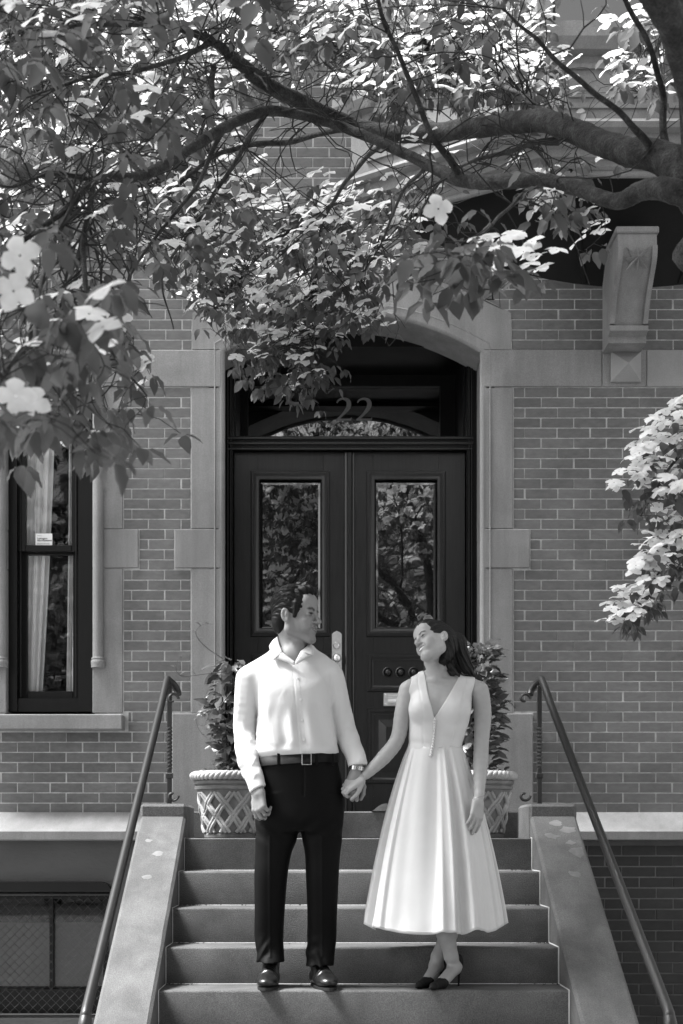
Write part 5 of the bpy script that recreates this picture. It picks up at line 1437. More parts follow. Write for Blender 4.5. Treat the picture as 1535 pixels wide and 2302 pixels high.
# --- ring and bracelet
ringc = W3(1056, 1856, -.093)
bc = W3(1075.5, 1792, -.134); bq = []
for k in range(25):
    a = 2*math.pi*k/24; bq.append((bc[0] + .0262*math.cos(a), bc[1] + .0262*math.sin(a), bc[2] + .006*math.cos(a)))
MB().tube(bq, .0013, n=5, caps=False).build('bracelet', M['metal'], woman)

# --- long hair
S = Sdf(W3(895, 1560, -.22), W3(1110, 1375, .24), .0028)
A = lambda p, k=.015: S.op(p, k, wx); C = lambda p, k=.006: S.cut(p, k, wx)
A(ell((0, .022, .050), (.086, .108, .092)), 0); A(ell((0, .055, -.03), (.078, .062, .09)), .03); A(ell((0, -.034, .084), (.066, .058, .046)), .02)
lock = [wx.fwd((.055, .045, .02)), W3(1014, 1450, .0), W3(1020, 1478, -.01), W3(1022, 1503, -.005), W3(1033, 1515, -.02)]
chain(S, [wx.fwd((0, .07, .03)), W3(1022, 1450, .04), W3(1034, 1482, .045), W3(1047, 1508, .04), W3(1062, 1521, .03)], [.070, .056, .046, .034, .016], .02)
chain(S, [wx.fwd((-.05, .05, .0)), W3(1006, 1462, -.005), W3(1011, 1492, -.012), W3(1017, 1511, -.03), W3(1031, 1518, -.045)], [.040, .032, .025, .016, .006], .012)
chain(S, [W3(985, 1480, .09), W3(966, 1500, .07), W3(958, 1520, .06)], [.04, .03, .012], .01)
def wh(X, Y, Z):
    u, v = to_px(X, Z); x_, y_, z_ = wx.inv(X, Y, Z)
    flow = (u - .45*(v - 1440) + 5*np.sin(v/19)); w_ = sstep(1425, 1455, v)
    f = w_*(.0030*np.sin(flow/2.6 + Y*60 + np.sin(v/13)) + .0018*np.sin(flow/1.3 + Y*150)) + (1 - w_)*(.0016*np.sin(np.arctan2(x_, z_ + .02)*26 + y_*40) + .0010*np.sin(np.arctan2(x_, z_)*60))
    return f
S.displace(wh)
C(ell((.0, -.108, -.028), (.0735, .076, .100)), .004); C(ell((0, -.05, -.10), (.10, .085, .07)), .008)
for s in (-1, 1): C(ell((s*.090, .010, -.012), (.030, .022, .030)), .006)
V, Fq = S.mesh(); mesh_obj('hair', V, Fq, M['hair_w'], woman)
rnd = random.Random(21); cs = []
for i in range(420):
    a = rnd.uniform(-1, 1); h = rnd.uniform(0, 1); dd = rnd.uniform(-.05, .075)
    s0 = wx.fwd((-.02 + .075*a, -.055 + .05*h, .125 - .05*abs(a)))
    off = rnd.uniform(-14, 16); e = rnd.uniform(0, 1)
    pts = [s0, wx.fwd((-.085*1.02*min(1, .55 + .5*h), .02 + .03*h, .075)), W3(1012 + off + 8*h, 1446, dd*.6), W3(1022 + off + 14*h, 1478, dd), W3(1032 + off + 20*h, 1503, dd), W3(1043 + off*1.2 + 22*h, 1518 - 8*e, dd - .01)]
    cs.append([tuple(p) for p in smooth_path(pts, 4)])
cs2 = []
for c in cs[:0]: cs2.append(c)
for i in range(260):
    off = rnd.uniform(-13, 15); dd = rnd.uniform(-.01, .05); h = rnd.uniform(0, 1)
    pts = [W3(1008 + off, 1440, dd - .03), W3(1021 + off, 1470, dd - .035), W3(1032 + off*.9, 1500, dd - .03), W3(1046 + off*.8 + 8*h, 1518, dd - .02), W3(1058 + off*.6 + 10*h, 1522 - 6*h, dd - .02)]
    cs2.append([tuple(p) for p in smooth_path(pts, 4)])
cs2 = cs2[:70]
strands('hair_strands', cs2, .0009, M['hair_w'], woman, 4)
# ------------------------------------------------------------------ leaves
def leaf_mesh_data(wd=.27, fold=.10, droop=.22, wave=.03, tip=1.0):
    """ovate pointed leaf along +x, length 1, normal +z; returns verts, faces"""
    us = [0, .14, .32, .54, .76, .92, 1.0]; ws = [.02, .62, .96, 1.0, .66, .24, 0]; v = []; f = []
    for i, (u, w_) in enumerate(zip(us, ws)):
        zc = -droop*u*u
        v.append((u, 0, zc))
        sgn = (-1)**i * wave
        if 0 < i < 6: v.append((u - .02, wd*w_, zc + fold*w_ + sgn)); v.append((u - .02, -wd*w_, zc + fold*w_ - sgn))
    idx = {0: 0, 6: len(v) - 1}
    for i in range(1, 6): idx[i] = 1 + (i-1)*3
    for s in (1, 2):
        f.append((idx[0], idx[1], idx[1] + s) if s == 2 else (idx[0], idx[1] + s, idx[1]))
        for i in range(1, 5):
            a, b, c, d = idx[i], idx[i+1], idx[i+1] + s, idx[i] + s
            f.append((a, b, c, d) if s == 2 else (a, d, c, b))
        f.append((idx[5], idx[6], idx[5] + s) if s == 2 else (idx[5], idx[5] + s, idx[6]))
    return np.array(v, float), f
def bract_flower_data():
    """four broad pointed bracts round a button, radius about 1, facing +z"""
    V, F = [], []
    for q in range(4):
        a = math.pi/2*q; us = [.06, .35, .68, .9, 1.02]; ws = [.10, .36, .44, .24, 0.02]; b = len(V)
        for i, (u, w_) in enumerate(zip(us, ws)):
            z = .10*math.sin(u*2.6) - .16*u*u
            for s in (-1, 0, 1):
                x_, y_ = u - (.03 if s else 0), s*w_; V.append((x_*math.cos(a) - y_*math.sin(a), x_*math.sin(a) + y_*math.cos(a), z + (.05*w_ if s else 0)))
        for i in range(4):
            for s in (0, 1): F.append((b + i*3 + s, b + i*3 + s + 1 - 0, b + (i+1)*3 + s + 1, b + (i+1)*3 + s)[::-1])
    return np.array(V), F
LEAFS = [leaf_mesh_data(.27, .10, .20, .02), leaf_mesh_data(.30, .05, .35, .035), leaf_mesh_data(.24, .14, .10, .025), leaf_mesh_data(.29, .03, .5, .03)]
BRACT = bract_flower_data()
def inst_join(name, items, variants, mat, parent, kind='stuff'):
    """items: (variant, 3x3 scaled matrix, pos) joined into one mesh"""
    Vs, Fs, b = [], [], 0
    for k, m, p in items:
        v, f = variants[k]; Vs.append(v @ m.T + p); Fs.extend([tuple(i + b for i in q) for q in f]); b += len(v)
    me = bpy.data.meshes.new(name); me.from_pydata(np.vstack(Vs).tolist(), [], Fs); me.polygons.foreach_set('use_smooth', [True]*len(me.polygons)); me.materials.append(mat)
    o = bpy.data.objects.new(name, me); COL.objects.link(o); adopt(o, parent); return tag(o, kind=kind)
def inst_objs(name, items, variants, mat, parent):
    mes = []
    for v, f in variants:
        me = bpy.data.meshes.new(name); me.from_pydata(v.tolist(), [], f); me.polygons.foreach_set('use_smooth', [True]*len(me.polygons)); me.materials.append(mat); mes.append(me)
    for k, m, p in items:
        o = bpy.data.objects.new(name, mes[k]); COL.objects.link(o); M4 = Matrix([list(m[i]) + [float(p[i])] for i in range(3)] + [[0, 0, 0, 1]])
        o.matrix_world = M4; o.parent = parent; o.location = Vector(p.tolist()) - wloc(parent)
def basis(d, up, sc, roll=0.0):
    d = unit(d); y = np.cross(up, d); y = unit(y) if np.linalg.norm(y) > 1e-4 else unit(np.cross((1, .2, 0), d)); z = np.cross(d, y)
    if roll: y, z = y*math.cos(roll) + z*math.sin(roll), z*math.cos(roll) - y*math.sin(roll)
    return np.stack([d, y, z], 1) * sc

# ------------------------------------------------------------------ dogwood tree
rng = random.Random(42)
tree = thing('dogwood_tree', (1.42, 4.15, 0), 'flowering dogwood spreading its branches and pale blossoms across the house front', 'tree')
nodes_ = []                                     # (pos, radius) of woody skeleton, for attaching twigs
def wood(name, ctrl, mat='bark', n=10, wob=.012, sub=12):
    c = [(*P(px, py, d), r*.84) for px, py, d, r in ctrl]; sp = smooth_path(c, sub); rs = np.random.RandomState(len(nodes_) % 9999)
    ph = rs.uniform(0, 6.28, 6); pts = []
    for i, q in enumerate(sp):
        w_ = (min(wob, q[3]*.35) * .8) * (.15 if n > 8 else 1) * (0 if i in (0, len(sp)-1) else 1)
        pts.append((q[0] + w_*math.sin(i*.5 + ph[0]), q[1] + w_*math.sin(i*.4 + ph[1]), q[2] + w_*math.sin(i*.6 + ph[2])))
    rad = [max(.0015, q[3]) * (1 + .02*math.sin(i*.35 + ph[3])*(q[3] > .012)) for i, q in enumerate(sp)]
    mbt = MB().tube(pts, rad, n=n*2 if n > 8 else n); rq = random.Random(len(nodes_))
    if n > 8: mbt.v = [tuple(np.array(v_) + np.array((rq.gauss(0, 1), rq.gauss(0, 1), rq.gauss(0, 1)))*.0010) for v_ in mbt.v]
    o = mbt.build(name, M[mat], tree, smooth=True)
    for p, r in zip(pts, rad): nodes_.append((np.array(p), r))
    return o
trk = [(1.40, 4.15, 0, .14), (1.42, 4.16, .5, .125), (1.40, 4.2, 1.4, .12), (1.36, 4.22, 2.3, .115), (1.24, 4.26, 3.0, .11), (1.13, 4.3, 3.22, .095)]
sp = smooth_path(trk, 8)
MB().tube([q[:3] for q in sp], [q[3]*(1 + .05*math.sin(i*1.3)) for i, q in enumerate(sp)], n=16).build('trunk', M['bark'], tree, smooth=True)
wood('branch', [(1600, 475, 4.3, .085), (1540, 395, 4.35, .078), (1490, 355, 4.4, .060), (1400, 338, 4.5, .050), (1300, 300, 4.7, .046), (1220, 272, 4.85, .044), (1110, 282, 5.1, .042), (1000, 296, 5.3, .040), (900, 302, 5.4, .036), (790, 280, 5.5, .033), (690, 235, 5.4, .032), (600, 190, 5.3, .031), (530, 135, 5.2, .026), (480, 95, 5.1, .018), (390, 60, 4.9, .011), (300, 40, 4.8, .006)], n=14)
wood('branch', [(1590, 465, 4.3, .055), (1520, 430, 4.32, .045), (1460, 425, 4.4, .038), (1380, 452, 4.5, .029), (1300, 424, 4.6, .029), (1200, 405, 4.7, .029), (1100, 410, 4.8, .028), (1030, 402, 4.9, .028), (960, 370, 5.0, .022), (860, 322, 5.1, .021), (780, 290, 5.2, .020), (700, 265, 5.2, .019), (600, 250, 5.2, .021), (500, 290, 5.0, .022), (420, 340, 4.8, .020), (320, 395, 4.6, .018), (215, 405, 4.4, .014), (160, 460, 4.2, .011), (90, 515, 4.0, .008), (20, 560, 3.9, .005)], n=12)
wood('branch', [(1035, 402, 4.9, .016), (960, 280, 4.8, .012), (915, 165, 4.7, .010), (868, 60, 4.6, .009), (830, -60, 4.5, .008)], n=8)
wood('branch', [(1465, 335, 4.4, .016), (1400, 260, 4.3, .011), (1300, 180, 4.2, .009), (1200, 85, 4.1, .007), (1130, 20, 4.0, .004)], n=8)
wood('branch', [(1495, 335, 4.4, .016), (1488, 210, 4.4, .012), (1460, 105, 4.3, .010), (1410, 10, 4.2, .009), (1370, -80, 4.1, .007)], n=8)
wood('branch', [(1660, 560, 4.2, .10), (1600, 330, 3.8, .075), (1540, 130, 3.45, .046), (1475, -10, 3.3, .042), (1390, -130, 3.2, .045)], n=14)
wood('branch', [(790, 282, 5.5, .014), (650, 318, 5.8, .014), (520, 335, 5.9, .012), (430, 390, 6.0, .010), (350, 470, 6.1, .007), (300, 560, 6.2, .004)], n=8)
wood('branch', [(860, 320, 5.3, .012), (800, 380, 5.8, .011), (745, 460, 6.3, .010), (715, 540, 6.7, .009), (710, 640, 7.1, .007), (705, 750, 7.35, .005), (700, 870, 7.5, .003)], n=7)
wood('branch', [(600, 250, 5.2, .012), (505, 400, 5.5, .010), (430, 520, 5.7, .008), (365, 620, 5.9, .006), (390, 740, 6.0, .003)], n=7)
wood('branch', [(500, 290, 5.0, .012), (440, 420, 5.2, .009), (330, 560, 5.3, .007), (280, 660, 5.4, .005), (300, 760, 5.4, .003)], n=7)
wood('branch', [(215, 405, 4.4, .012), (190, 520, 4.2, .010), (195, 660, 4.0, .009), (250, 790, 4.0, .006), (330, 890, 4.05, .003)], n=7)
wood('branch', [(160, 460, 4.2, .010), (100, 600, 3.7, .008), (80, 760, 3.3, .006), (110, 930, 3.1, .003)], n=7)
wood('branch', [(480, 150, 5.2, .014), (470, 250, 5.6, .012), (430, 330, 6.0, .010), (360, 400, 6.2, .007), (260, 430, 6.3, .004)], n=7)
wood('branch', [(745, 460, 6.3, .008), (650, 520, 6.8, .007), (560, 600, 7.1, .005), (480, 690, 7.2, .003)], n=6)
wood('branch', [(715, 540, 6.7, .007), (790, 610, 7.0, .005), (850, 700, 7.2, .003)], n=6)
wood('branch', [(960, 370, 5.0, .010), (900, 440, 5.8, .008), (860, 540, 6.5, .006), (800, 640, 7.0, .004)], n=6)
wood('branch', [(1220, 272, 4.85, .018), (1190, 225, 5.2, .016), (1130, 190, 5.6, .012), (1040, 150, 6.0, .009), (930, 110, 6.4, .005)], n=8)
wood('branch', [(690, 235, 5.4, .014), (640, 120, 5.7, .012), (620, 20, 5.9, .009), (580, -80, 6.1, .006)], n=8)
wood('branch', [(1000, 296, 5.3, .014), (900, 240, 5.8, .012), (780, 170, 6.2, .009), (700, 90, 6.5, .005)], n=8)
wood('branch', [(1300, 300, 4.7, .014), (1180, 330, 5.0, .011), (1040, 372, 5.4, .008), (980, 420, 5.9, .005), (930, 500, 6.3, .003)], n=7)
wood('branch', [(1180, 432, 4.75, .008), (1130, 480, 4.4, .006), (1080, 530, 4.1, .005), (1010, 590, 3.9, .003)], n=6)
wood('branch', [(1160, 440, 4.75, .006), (1240, 480, 4.9, .004), (1290, 545, 5.0, .003), (1325, 640, 5.1, .002)], n=6)
wood('branch', [(1010, 610, 3.9, .003), (1060, 660, 4.2, .0025), (1130, 695, 4.4, .0018)], n=5)
wood('branch', [(1640, 520, 4.3, .05), (1760, 420, 5.0, .040), (1760, 600, 6.0, .028), (1650, 800, 6.5, .018), (1570, 960, 6.6, .012), (1500, 1060, 6.7, .008), (1440, 1160, 6.75, .004)], n=8)
wood('branch', [(1600, 900, 6.55, .010), (1560, 1140, 6.7, .008), (1490, 1270, 6.75, .006), (1430, 1370, 6.8, .004), (1405, 1440, 6.8, .002)], n=6)
wood('branch', [(1535, 130, 3.45, .02), (1560, 20, 4.2, .016), (1520, 40, 5.2, .011), (1470, 120, 5.8, .007), (1440, 210, 6.1, .003)], n=6)
wood('branch', [(480, 95, 5.1, .012), (350, 150, 4.7, .010), (200, 175, 4.4, .007), (60, 220, 4.2, .003)], n=6)
wood('branch', [(390, 60, 4.9, .010), (200, 55, 4.4, .008), (110, 75, 4.2, .006), (20, 95, 4.0, .003)], n=6)
wood('branch', [(320, 395, 4.6, .011), (235, 300, 4.8, .009), (120, 240, 5.0, .006), (0, 200, 5.2, .003)], n=6)
wood('branch', [(360, 400, 6.2, .009), (210, 330, 6.4, .007), (110, 330, 6.5, .005), (0, 300, 6.6, .003)], n=6)
wood('branch', [(430, 330, 6.0, .009), (300, 240, 6.3, .007), (160, 160, 6.5, .005), (0, 90, 6.6, .003)], n=6)
wood('branch', [(215, 405, 4.4, .009), (110, 390, 4.2, .007), (30, 420, 4.0, .005), (-60, 400, 3.9, .003)], n=6)
wood('branch', [(100, 600, 3.7, .006), (160, 700, 3.3, .005), (200, 830, 3.1, .004), (180, 960, 3.0, .002)], n=6)
wood('branch', [(80, 760, 3.3, .005), (10, 840, 2.9, .004), (-30, 950, 2.8, .002)], n=6)
def woodw(ctrl, n=8):
    sp = smooth_path(ctrl, 7); MB().tube([q[:3] for q in sp], [q[3] for q in sp], n=n).build('branch', M['bark'], tree, smooth=True)
    for q in sp: nodes_.append((np.array(q[:3]), q[3]))
# upper crown, above the picture: it shades the near leaves
NU0 = len(nodes_)
woodw([(.66, 3.2, 3.5, .045), (.35, 3.0, 4.1, .036), (-.2, 2.8, 4.7, .028), (-.9, 2.7, 5.1, .018), (-1.6, 2.8, 5.2, .008)])
woodw([(1.16, 4.3, 3.2, .07), (1.05, 4.3, 4.2, .055), (.7, 4.4, 5.2, .04), (.1, 4.6, 5.9, .025), (-.7, 4.6, 6.2, .010)])
woodw([(.35, 3.0, 4.1, .03), (.2, 2.2, 4.6, .02), (-.2, 1.5, 4.9, .012), (-.9, 1.2, 5.0, .006)])
woodw([(.7, 4.4, 5.2, .03), (-.2, 4.3, 5.4, .022), (-1.2, 4.2, 5.5, .014), (-2.2, 4.1, 5.3, .006)])
NP = np.array([n[0] for n in nodes_]); NR = np.array([n[1] for n in nodes_])

twigs = MB(); leaves = []; blooms = []
def spray(end, out, nl=6, ls=.085, bloom=False, hang=.5):
    """whorl of leaves (and maybe a blossom) at a twig end"""
    for i in range(nl):
        a = 2*math.pi*(i + rng.uniform(-.3, .3))/nl; h = np.array((math.cos(a), math.sin(a), 0)) + np.array(out)*.45
        dz = -rng.uniform(.15, 1.15)*hang*1.6; d = unit((h[0], h[1], dz)); base_ = end + np.array((h[0], h[1], -.3))*.012
        up = unit((rng.uniform(-.35, .35), rng.uniform(-.35, .35), 1)); s = ls*rng.uniform(.65, 1.2)
        leaves.append((rng.randrange(4), basis(d, up, s, rng.uniform(-.5, .5)), base_))
    for _b in range(0 if not bloom else rng.choice((1, 2, 2, 3, 4))):
        nrm = unit((rng.uniform(-1.0, .25), rng.uniform(-1.0, -.05), 1)); s = rng.uniform(.034, .052); t1 = unit(np.cross(nrm, (rng.uniform(-1, 1), rng.uniform(-1, 1), .1))); t2 = np.cross(nrm, t1)
        blooms.append((0, np.stack([t1, t2, nrm], 1)*s, end + np.array((rng.uniform(-.10, .08), rng.uniform(-.15, .02), rng.uniform(.0, .07)))))
LIMB = [(1300, 300), (1220, 272), (1110, 282), (1000, 296), (900, 302), (790, 280), (690, 235), (600, 190), (530, 135), (1200, 405), (1100, 410), (1030, 402), (960, 370), (860, 322), (780, 290), (700, 265), (600, 250), (500, 290), (420, 340), (320, 395), (215, 405)]
LIMB = [(a[0] + (b[0] - a[0])*k/6, a[1] + (b[1] - a[1])*k/6) for a, b in list(zip(LIMB[:8], LIMB[1:9])) + list(zip(LIMB[9:-1], LIMB[10:])) for k in range(6)]
def region(n, shape, dr, bloom=.3, ls=.064, nl=(3, 6), hang=.5, keep=None):
    for _ in range(int(n*.95)):
        for _t in range(20):
            if shape[0] == 'r': px = rng.uniform(shape[1], shape[2]); py = rng.uniform(shape[3], shape[4])
            else:
                a = rng.uniform(0, 6.283); q = math.sqrt(rng.random()); px = shape[1] + shape[3]*q*math.cos(a); py = shape[2] + shape[4]*q*math.sin(a)
            if keep is None or keep(px, py): break
        dz_ = rng.uniform(*dr); near_limb = min((px - a)**2 + (py - b)**2 for a, b in LIMB) < 48**2
        if near_limb and dz_ < 5.6: dz_ = 5.6 + rng.random()*1.6           # sprays that would cover the limbs from the camera are moved behind them
        e = np.array(P(px, py, dz_))
        dist = np.linalg.norm(NP - e, axis=1) + .25*np.maximum(0, e[2] - NP[:, 2]); j = int(np.argmin(dist)); b = NP[j]; L_ = np.linalg.norm(e - b)
        if L_ > .06:
            m1 = b*.62 + e*.38 + np.array((rng.uniform(-.16, .16), rng.uniform(-.16, .16), rng.uniform(-.06, .16)))*min(1.2, L_*1.3); m2 = b*.25 + e*.75 + np.array((rng.uniform(-.10, .10), rng.uniform(-.10, .10), rng.uniform(-.03, .11)))*min(1, L_)
            sp = smooth_path([b, m1, m2, e], 3); r0 = min(NR[j]*.7, .0022 + .0028*min(1, L_)); k_ = len(sp)
            twigs.tube(sp, [r0*(1 - .62*i/(k_-1)) for i in range(k_)], n=4, caps=False)
            # side twiglets with a smaller spray
            if rng.random() < .8:
                q = sp[rng.randrange(k_//3, k_-1)]; e2 = q + np.array((rng.uniform(-.14, .14), rng.uniform(-.14, .14), rng.uniform(-.10, .07)))
                md = (q + e2)/2 + np.array((0, 0, .015)); twigs.tube([q, md, e2], [.0017, .0014, .001], n=4, caps=False); spray(e2, unit(e2 - q), rng.randint(2, 4), ls*.85, rng.random() < bloom*.5, hang)
        spray(e, unit(e - b) if L_ > .01 else (0, 0, 1), rng.randint(*nl), ls, rng.random() < bloom, hang)
def crown(n, xr, yr, h0, h1, bloom=.4):
    for _ in range(n):
        x_, y_ = rng.uniform(*xr), rng.uniform(*yr); z_ = HC + 1888*y_/F_PX + .12 + rng.uniform(h0, h1)
        e = np.array((x_, y_, z_)); j = NU0 + int(np.argmin(np.linalg.norm(NP[NU0:] - e, axis=1))); b = NP[j]
        sp = smooth_path([b, b*.5 + e*.5 + np.array((0, 0, .05)), e], 3); twigs.tube(sp, [.004*(1 - .6*i/(len(sp)-1)) for i in range(len(sp))], n=4, caps=False)
        spray(e, unit(e - b + 1e-6), rng.randint(5, 8), .11, rng.random() < bloom, .5)
crown(1500, (-3.2, 1.6), (.4, 5.2), 0, 1.8, .3)
wallgap = lambda x, y: not (560 < x < 1010 and 255 < y < 440) 
region(230, ('r', -60, 1330, -130, 215), (4.8, 7.4), .4, keep=lambda x, y: x < 1240)
region(180, ('r', 380, 1250, -20, 215), (6.0, 8.3), .85)
region(30, ('r', -60, 620, -60, 90), (3.4, 4.6), .15)
region(90, ('r', 850, 1270, 150, 270), (5.6, 7.6), .7)
region(90, ('r', -60, 380, 60, 560), (3.7, 5.2), .12)
region(150, ('r', -60, 480, 60, 600), (5.2, 7.4), .75)
region(70, ('r', 20, 560, 150, 430), (5.5, 7.4), .7)
region(50, ('r', -60, 265, 540, 1050), (2.7, 3.6), .12, ls=.066, hang=.75)
region(64, ('r', 20, 285, 620, 1050), (3.9, 5.4), .2, hang=.7)
region(130, ('e', 600, 590, 270, 130), (6.3, 7.9), .85, keep=lambda x, y: not (x < 430 and y > 640))
region(85, ('e', 665, 700, 190, 90), (6.9, 7.8), .8, hang=.8)
region(32, ('e', 660, 840, 95, 65), (7.1, 7.8), .2, hang=1.0)
region(26, ('e', 585, 815, 65, 65), (7.1, 7.8), .2, hang=1.0)
region(55, ('e', 430, 480, 160, 120), (5.3, 7.2), .6)
region(44, ('r', 700, 930, 420, 640), (6.4, 7.6), .75)
region(14, ('r', 860, 1060, 380, 560), (6.0, 7.4), .5)
region(10, ('e', 1085, 570, 110, 75), (3.6, 4.2), .22, ls=.078, hang=.55)
region(7, ('e', 985, 620, 70, 60), (3.6, 4.2), .1, ls=.078, hang=.8)
region(34, ('e', 1455, 120, 90, 115), (5.4, 7.0), .7)
region(26, ('r', 1190, 1300, 380, 480), (4.6, 5.6), .3, nl=(1, 3), ls=.07)
region(5, ('e', 1300, 490, 40, 30), (4.8, 5.2), 1.0, nl=(2, 3))
region(3, ('e', 1330, 555, 20, 15), (5.0, 5.2), 1.0, nl=(1, 2))
region(5, ('e', 1145, 605, 35, 25), (4.2, 4.6), 1.0, nl=(2, 3))
region(34, ('r', 1410, 1600, 930, 1230), (6.3, 7.0), .35, keep=lambda x, y: (y - 985) > (1540 - x)*1.15 and y < 1215 - (1535 - x)*.30, hang=.85)
region(34, ('r', 1405, 1600, 1200, 1440), (6.4, 7.0), .35, keep=lambda x, y: (y - 1245) > (1495 - x)*1.45 and y < 1425 - max(0, x - 1420)*.95, hang=.85)
# blossoms crowd the upper, left side of the drooping sprays
for (x0, y0, x1, y1, n) in ((1540, 925, 1390, 1125, 30), (1485, 1200, 1382, 1395, 24), (1500, 1120, 1560, 1080, 8), (1470, 1260, 1530, 1200, 8)):
    for k in range(n):
        t = rng.random(); px = x0 + (x1 - x0)*t + rng.gauss(4, 9); py = y0 + (y1 - y0)*t + rng.gauss(6, 9); e = np.array(P(px, py, rng.uniform(6.35, 6.8)))
        spray(e, (0, 0, 1), 1, .06, True)
# bare crooked twigs all through the lower canopy
for k in range(420):
    j = rng.randrange(NU0); b = NP[j]; s_ = F_PX/b[1]; x_ = b[0]*s_ + VX; y_ = HY - (b[2] - HC)*s_
    if NR[j] > .03 or not (0 < x_ < 1330 and -40 < y_ < 560): continue
    p = b.copy(); d = unit((rng.uniform(-1, 1), rng.uniform(-.6, .6), rng.uniform(-.9, .8))); pts = [p.copy()]; st_ = rng.uniform(.03, .07)
    for i in range(rng.randint(4, 8)):
        d = unit(d + np.array((rng.uniform(-.7, .7), rng.uniform(-.5, .5), rng.uniform(-.6, .6)))); p = p + d*st_; pts.append(p.copy())
        if rng.random() < .45:
            e = p + unit(d + np.array((rng.uniform(-1.2, 1.2), 0, rng.uniform(-1.2, 1.2))))*st_*1.2; twigs.tube([p, (p + e)/2 + .004, e], [.0018, .0015, .0011], n=4, caps=False)
    twigs.tube(pts, [.0034*(1 - .6*i/(len(pts)-1)) for i in range(len(pts))], n=4, caps=False)
for (px, py, d) in ((45, 575, 2.7), (30, 655, 2.7), (35, 890, 2.75), (70, 905, 2.8), (985, 470, 3.7), (230, 690, 4.2), (270, 720, 4.4)):
    e = np.array(P(px, py, d)); nrm = unit((rng.uniform(-.2, .2), -1, rng.uniform(-.1, .35))); t1 = unit(np.cross(nrm, (rng.uniform(-.5, .5), .1, 1))); blooms.append((0, np.stack([t1, np.cross(nrm, t1), nrm], 1)*.042, e))
leaves.sort(key=lambda q: q[2][1])
def inframe(p):
    s = F_PX/p[1]; x_ = p[0]*s + VX; y_ = HY - (p[2] - HC)*s; return 0 < x_ < 1535 and 0 < y_ < 2302
near = [q for q in leaves if inframe(q[2])][:300]; ids_ = {id(q) for q in near}; rest = [q for q in leaves if id(q) not in ids_]
inst_objs('leaf', near, LEAFS, M['leaf'], tree); inst_join('foliage', rest, LEAFS, M['leaf'], tree)
blooms.sort(key=lambda q: q[2][1]); nb = [q for q in blooms if inframe(q[2])][:300]; ids_ = {id(q) for q in nb}; rb = [q for q in blooms if id(q) not in ids_]
inst_objs('blossom', nb, [BRACT], M['bract'], tree)
if rb: inst_join('blossoms', rb, [BRACT], M['bract'], tree)
tag(twigs.build('twigs', M['twig'], tree, smooth=True, fix=False), kind='stuff')
print('LEAVES', len(leaves), 'BLOOMS', len(blooms))

# ------------------------------------------------------------------ potted plants
def potted(name, c, label, seed, dense):
    rg = random.Random(seed); t = thing(name, (c[0], c[1], ZL + .35), label, 'plant'); z0 = ZL + .35
    items = []; stems = []
    for q in range(3):
        pts = []; ph = rg.uniform(0, 6.28)
        for i in range(16):
            u = i/15; pts.append((c[0] + .018*math.cos(ph + u*7 + q*2.1), c[1] + .018*math.sin(ph + u*7 + q*2.1), z0 + u*(.72 if dense else .66)))
        stems.append(MB().tube(pts, [.0065*(1 - .5*i/15) for i in range(16)], n=6).build('stem', M['twig'], t, smooth=True))
    n = 420 if dense else 230
    for i in range(n):
        u = rg.random(); u = u**.8; z = z0 + .03 + u*(.78 if dense else .68); a = rg.uniform(0, 6.283)
        rad = (.085 + .045*math.sin(u*3.1))*(1 if dense else .85)*rg.uniform(.35, 1.1)
        if not dense and .28 < u < .45: rad *= .6
        p = np.array((c[0] + rad*math.cos(a) + (.02*math.sin(u*9) if not dense else 0), c[1] + rad*math.sin(a), z)); d = unit((math.cos(a), math.sin(a), rg.uniform(-.5, .9) if dense else rg.uniform(-.9, .6)))
        items.append((rg.randrange(3), basis(d, unit((rg.uniform(-.3, .3), rg.uniform(-.6, .1), 1)), rg.uniform(.055, .10) if dense else rg.uniform(.06, .12), rg.uniform(-.7, .7)), p))
    # small trailing plants at the rim
    for i in range(150):
        a = rg.uniform(0, 6.283); rad = rg.uniform(.02, .17); p = np.array((c[0] + rad*math.cos(a), c[1] + rad*math.sin(a), z0 + rg.uniform(.0, .09)*(1.3 - rad*4)))
        items.append((rg.randrange(4), basis(unit((math.cos(a), math.sin(a), rg.uniform(-.3, .9))), (0, 0, 1), rg.uniform(.02, .045), rg.uniform(-.7, .7)), p))
    items.sort(key=lambda q: q[2][1]); inst_objs('leaf', items[:120], LEAFS, M['shrub'], t); inst_join('leaves', items[120:], LEAFS, M['shrub'], t)
    if not dense:
        for k, path in enumerate(([(500, 1480), (470, 1460), (448, 1440), (440, 1420), (455, 1404), (480, 1403)], [(520, 1555), (490, 1590), (455, 1600), (440, 1610), (447, 1640), (465, 1660)], [(505, 1510), (460, 1515), (410, 1520), (395, 1500), (408, 1465)])):
            pts = smooth_path([P(x_, y_, 8.36 + .02*k) for x_, y_ in path], 5); MB().tube(pts, [.003*(1 - .6*i/len(pts)) for i in range(len(pts))], n=5, caps=False).build('tendril', M['shrub'], t, smooth=True)
            its = []
            for i in range(3, len(pts), 4): its.append((i % 4, basis(unit((rg.uniform(-1, 1), -.4, rg.uniform(-.4, 1))), (0, -.5, 1), rg.uniform(.022, .042)), np.array(pts[i])))
            inst_objs('leaf', its, LEAFS, M['shrub'], t)
    return t
potted('climbing_vine', pL, 'straggling vine with loose tendrils growing in the pot behind the man', 5, False)
potted('potted_shrub', pR, 'dense leafy upright shrub growing in the pot behind the woman', 6, True)
# dead leaf lying on the door step
tag(MB().grid([[tuple(P(835 + 45*u, 1826 - 20*math.sin(u*2.2)*(1 - abs(v_)) - 3*abs(v_), 8.78 + .05*v_)) for v_ in (-1, -.5, 0, .5, 1)] for u in [k/8 for k in range(9)]]).build('dead_leaf', M['twig'], None, smooth=True), 'dark curled dead leaf lying on the door step beside the dress', 'leaf')

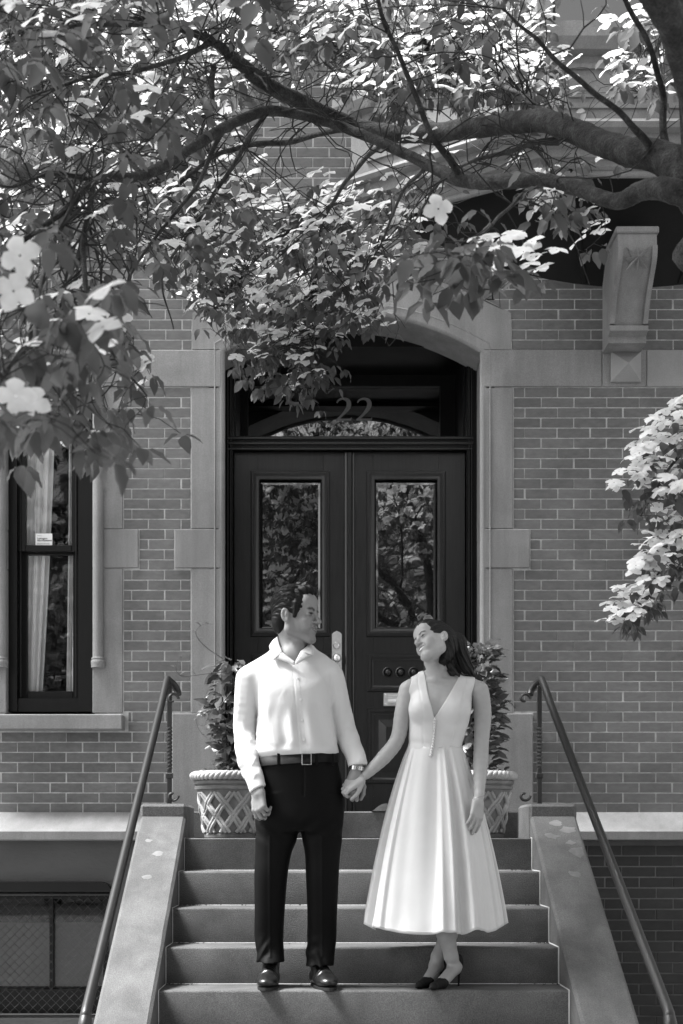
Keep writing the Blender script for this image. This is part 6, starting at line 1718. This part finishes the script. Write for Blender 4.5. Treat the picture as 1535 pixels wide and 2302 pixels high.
# ------------------------------------------------------------------ across the street: what the door glass mirrors
def street_tree(x, y, h, cr, seed, label):
    rg = random.Random(seed); t = thing('street_tree', (x, y, -.12 if y > -22 else 0), label, 'tree', 'street trees across the road'); z0 = 0 if y < -22 else -.12
    MB().tube([(x, y, z0), (x + .05, y, h*.25), (x - .1, y + .1, h*.5), (x, y, h*.8)], [.22, .18, .13, .05], n=10).build('trunk', M['bark'], t, smooth=True)
    for q in range(6):
        a = q*1.05 + rg.random(); b0 = (x - .05, y, h*rg.uniform(.28, .5)); e = (x + cr*.75*math.cos(a), y + cr*.75*math.sin(a), h*rg.uniform(.55, .85))
        MB().tube([b0, ((b0[0]+e[0])/2, (b0[1]+e[1])/2, (b0[2]+e[2])/2 + .4), e], [.08, .05, .02], n=6).build('limb', M['bark'], t, smooth=True)
    its = []; blobs = [(x + rg.gauss(0, cr*.5), y + rg.gauss(0, cr*.45), h*rg.uniform(.28, .95), rg.uniform(.5, 1.1)) for _ in range(34)]
    for bx, by, bz, br in blobs:
        for _ in range(120):
            v = unit((rg.gauss(0, 1), rg.gauss(0, 1), rg.gauss(0, 1)))*br*rg.uniform(.55, 1.05); v[2] *= .6
            its.append((rg.randrange(4), basis(unit((v[0], v[1], -abs(rg.gauss(.2, .4)))), (0, 0, 1), rg.uniform(.16, .30), rg.uniform(-.6, .6)), np.array((bx, by, bz)) + v))
    inst_join('crown', its, LEAFS, M['streetleaf'], t)
street_tree(-1.3, -15.0, 9.5, 2.3, 1, 'leafy street tree across the road, mirrored in the left door glass')
street_tree(2.6, -14.4, 11.0, 2.4, 2, 'taller leafy street tree across the road, mirrored in the right door glass')
street_tree(-6.5, -15.5, 8.0, 2.2, 3, 'lower leafy street tree across the road, to the left of the other two')
def far_house(x0, x1, h, label, mat):
    t = thing('opposite_house', ((x0 + x1)/2, -25, 0), label, 'house', 'houses across the street')
    MB().box(x0, x1, -33, -25, 0, h).build('wall', mat, t); MB().box(x0 - .1, x1 + .1, -33, -24.7, h, h + .5, .03).build('cornice', M['stone2'], t)
    for r in range(int(h // 3.2)):
        for k in range(3):
            cx = x0 + (x1 - x0)*(k + .5)/3; z = 1.2 + r*3.2
            w_ = MB().box(cx - .55, cx + .55, -25.0, -24.96, z, z + 1.9).build('window', M['stone2'], t); MB().box(cx - .45, cx + .45, -24.96, -24.94, z + .1, z + 1.8).build('pane', M['glass'], w_)
far_house(-16, -8.02, 10.5, 'brick row house across the street on the left, mirrored in glass', M['house2'])
far_house(-8, 0, 12.0, 'tall stone row house across the street in the middle, mirrored in glass', M['stone2'])
far_house(.02, 8, 10.5, 'brick row house across the street right of the tall one, mirrored in glass', M['house2'])
far_house(8.02, 16, 11.5, 'brick row house across the street farthest right, mirrored in glass', M['house2'])
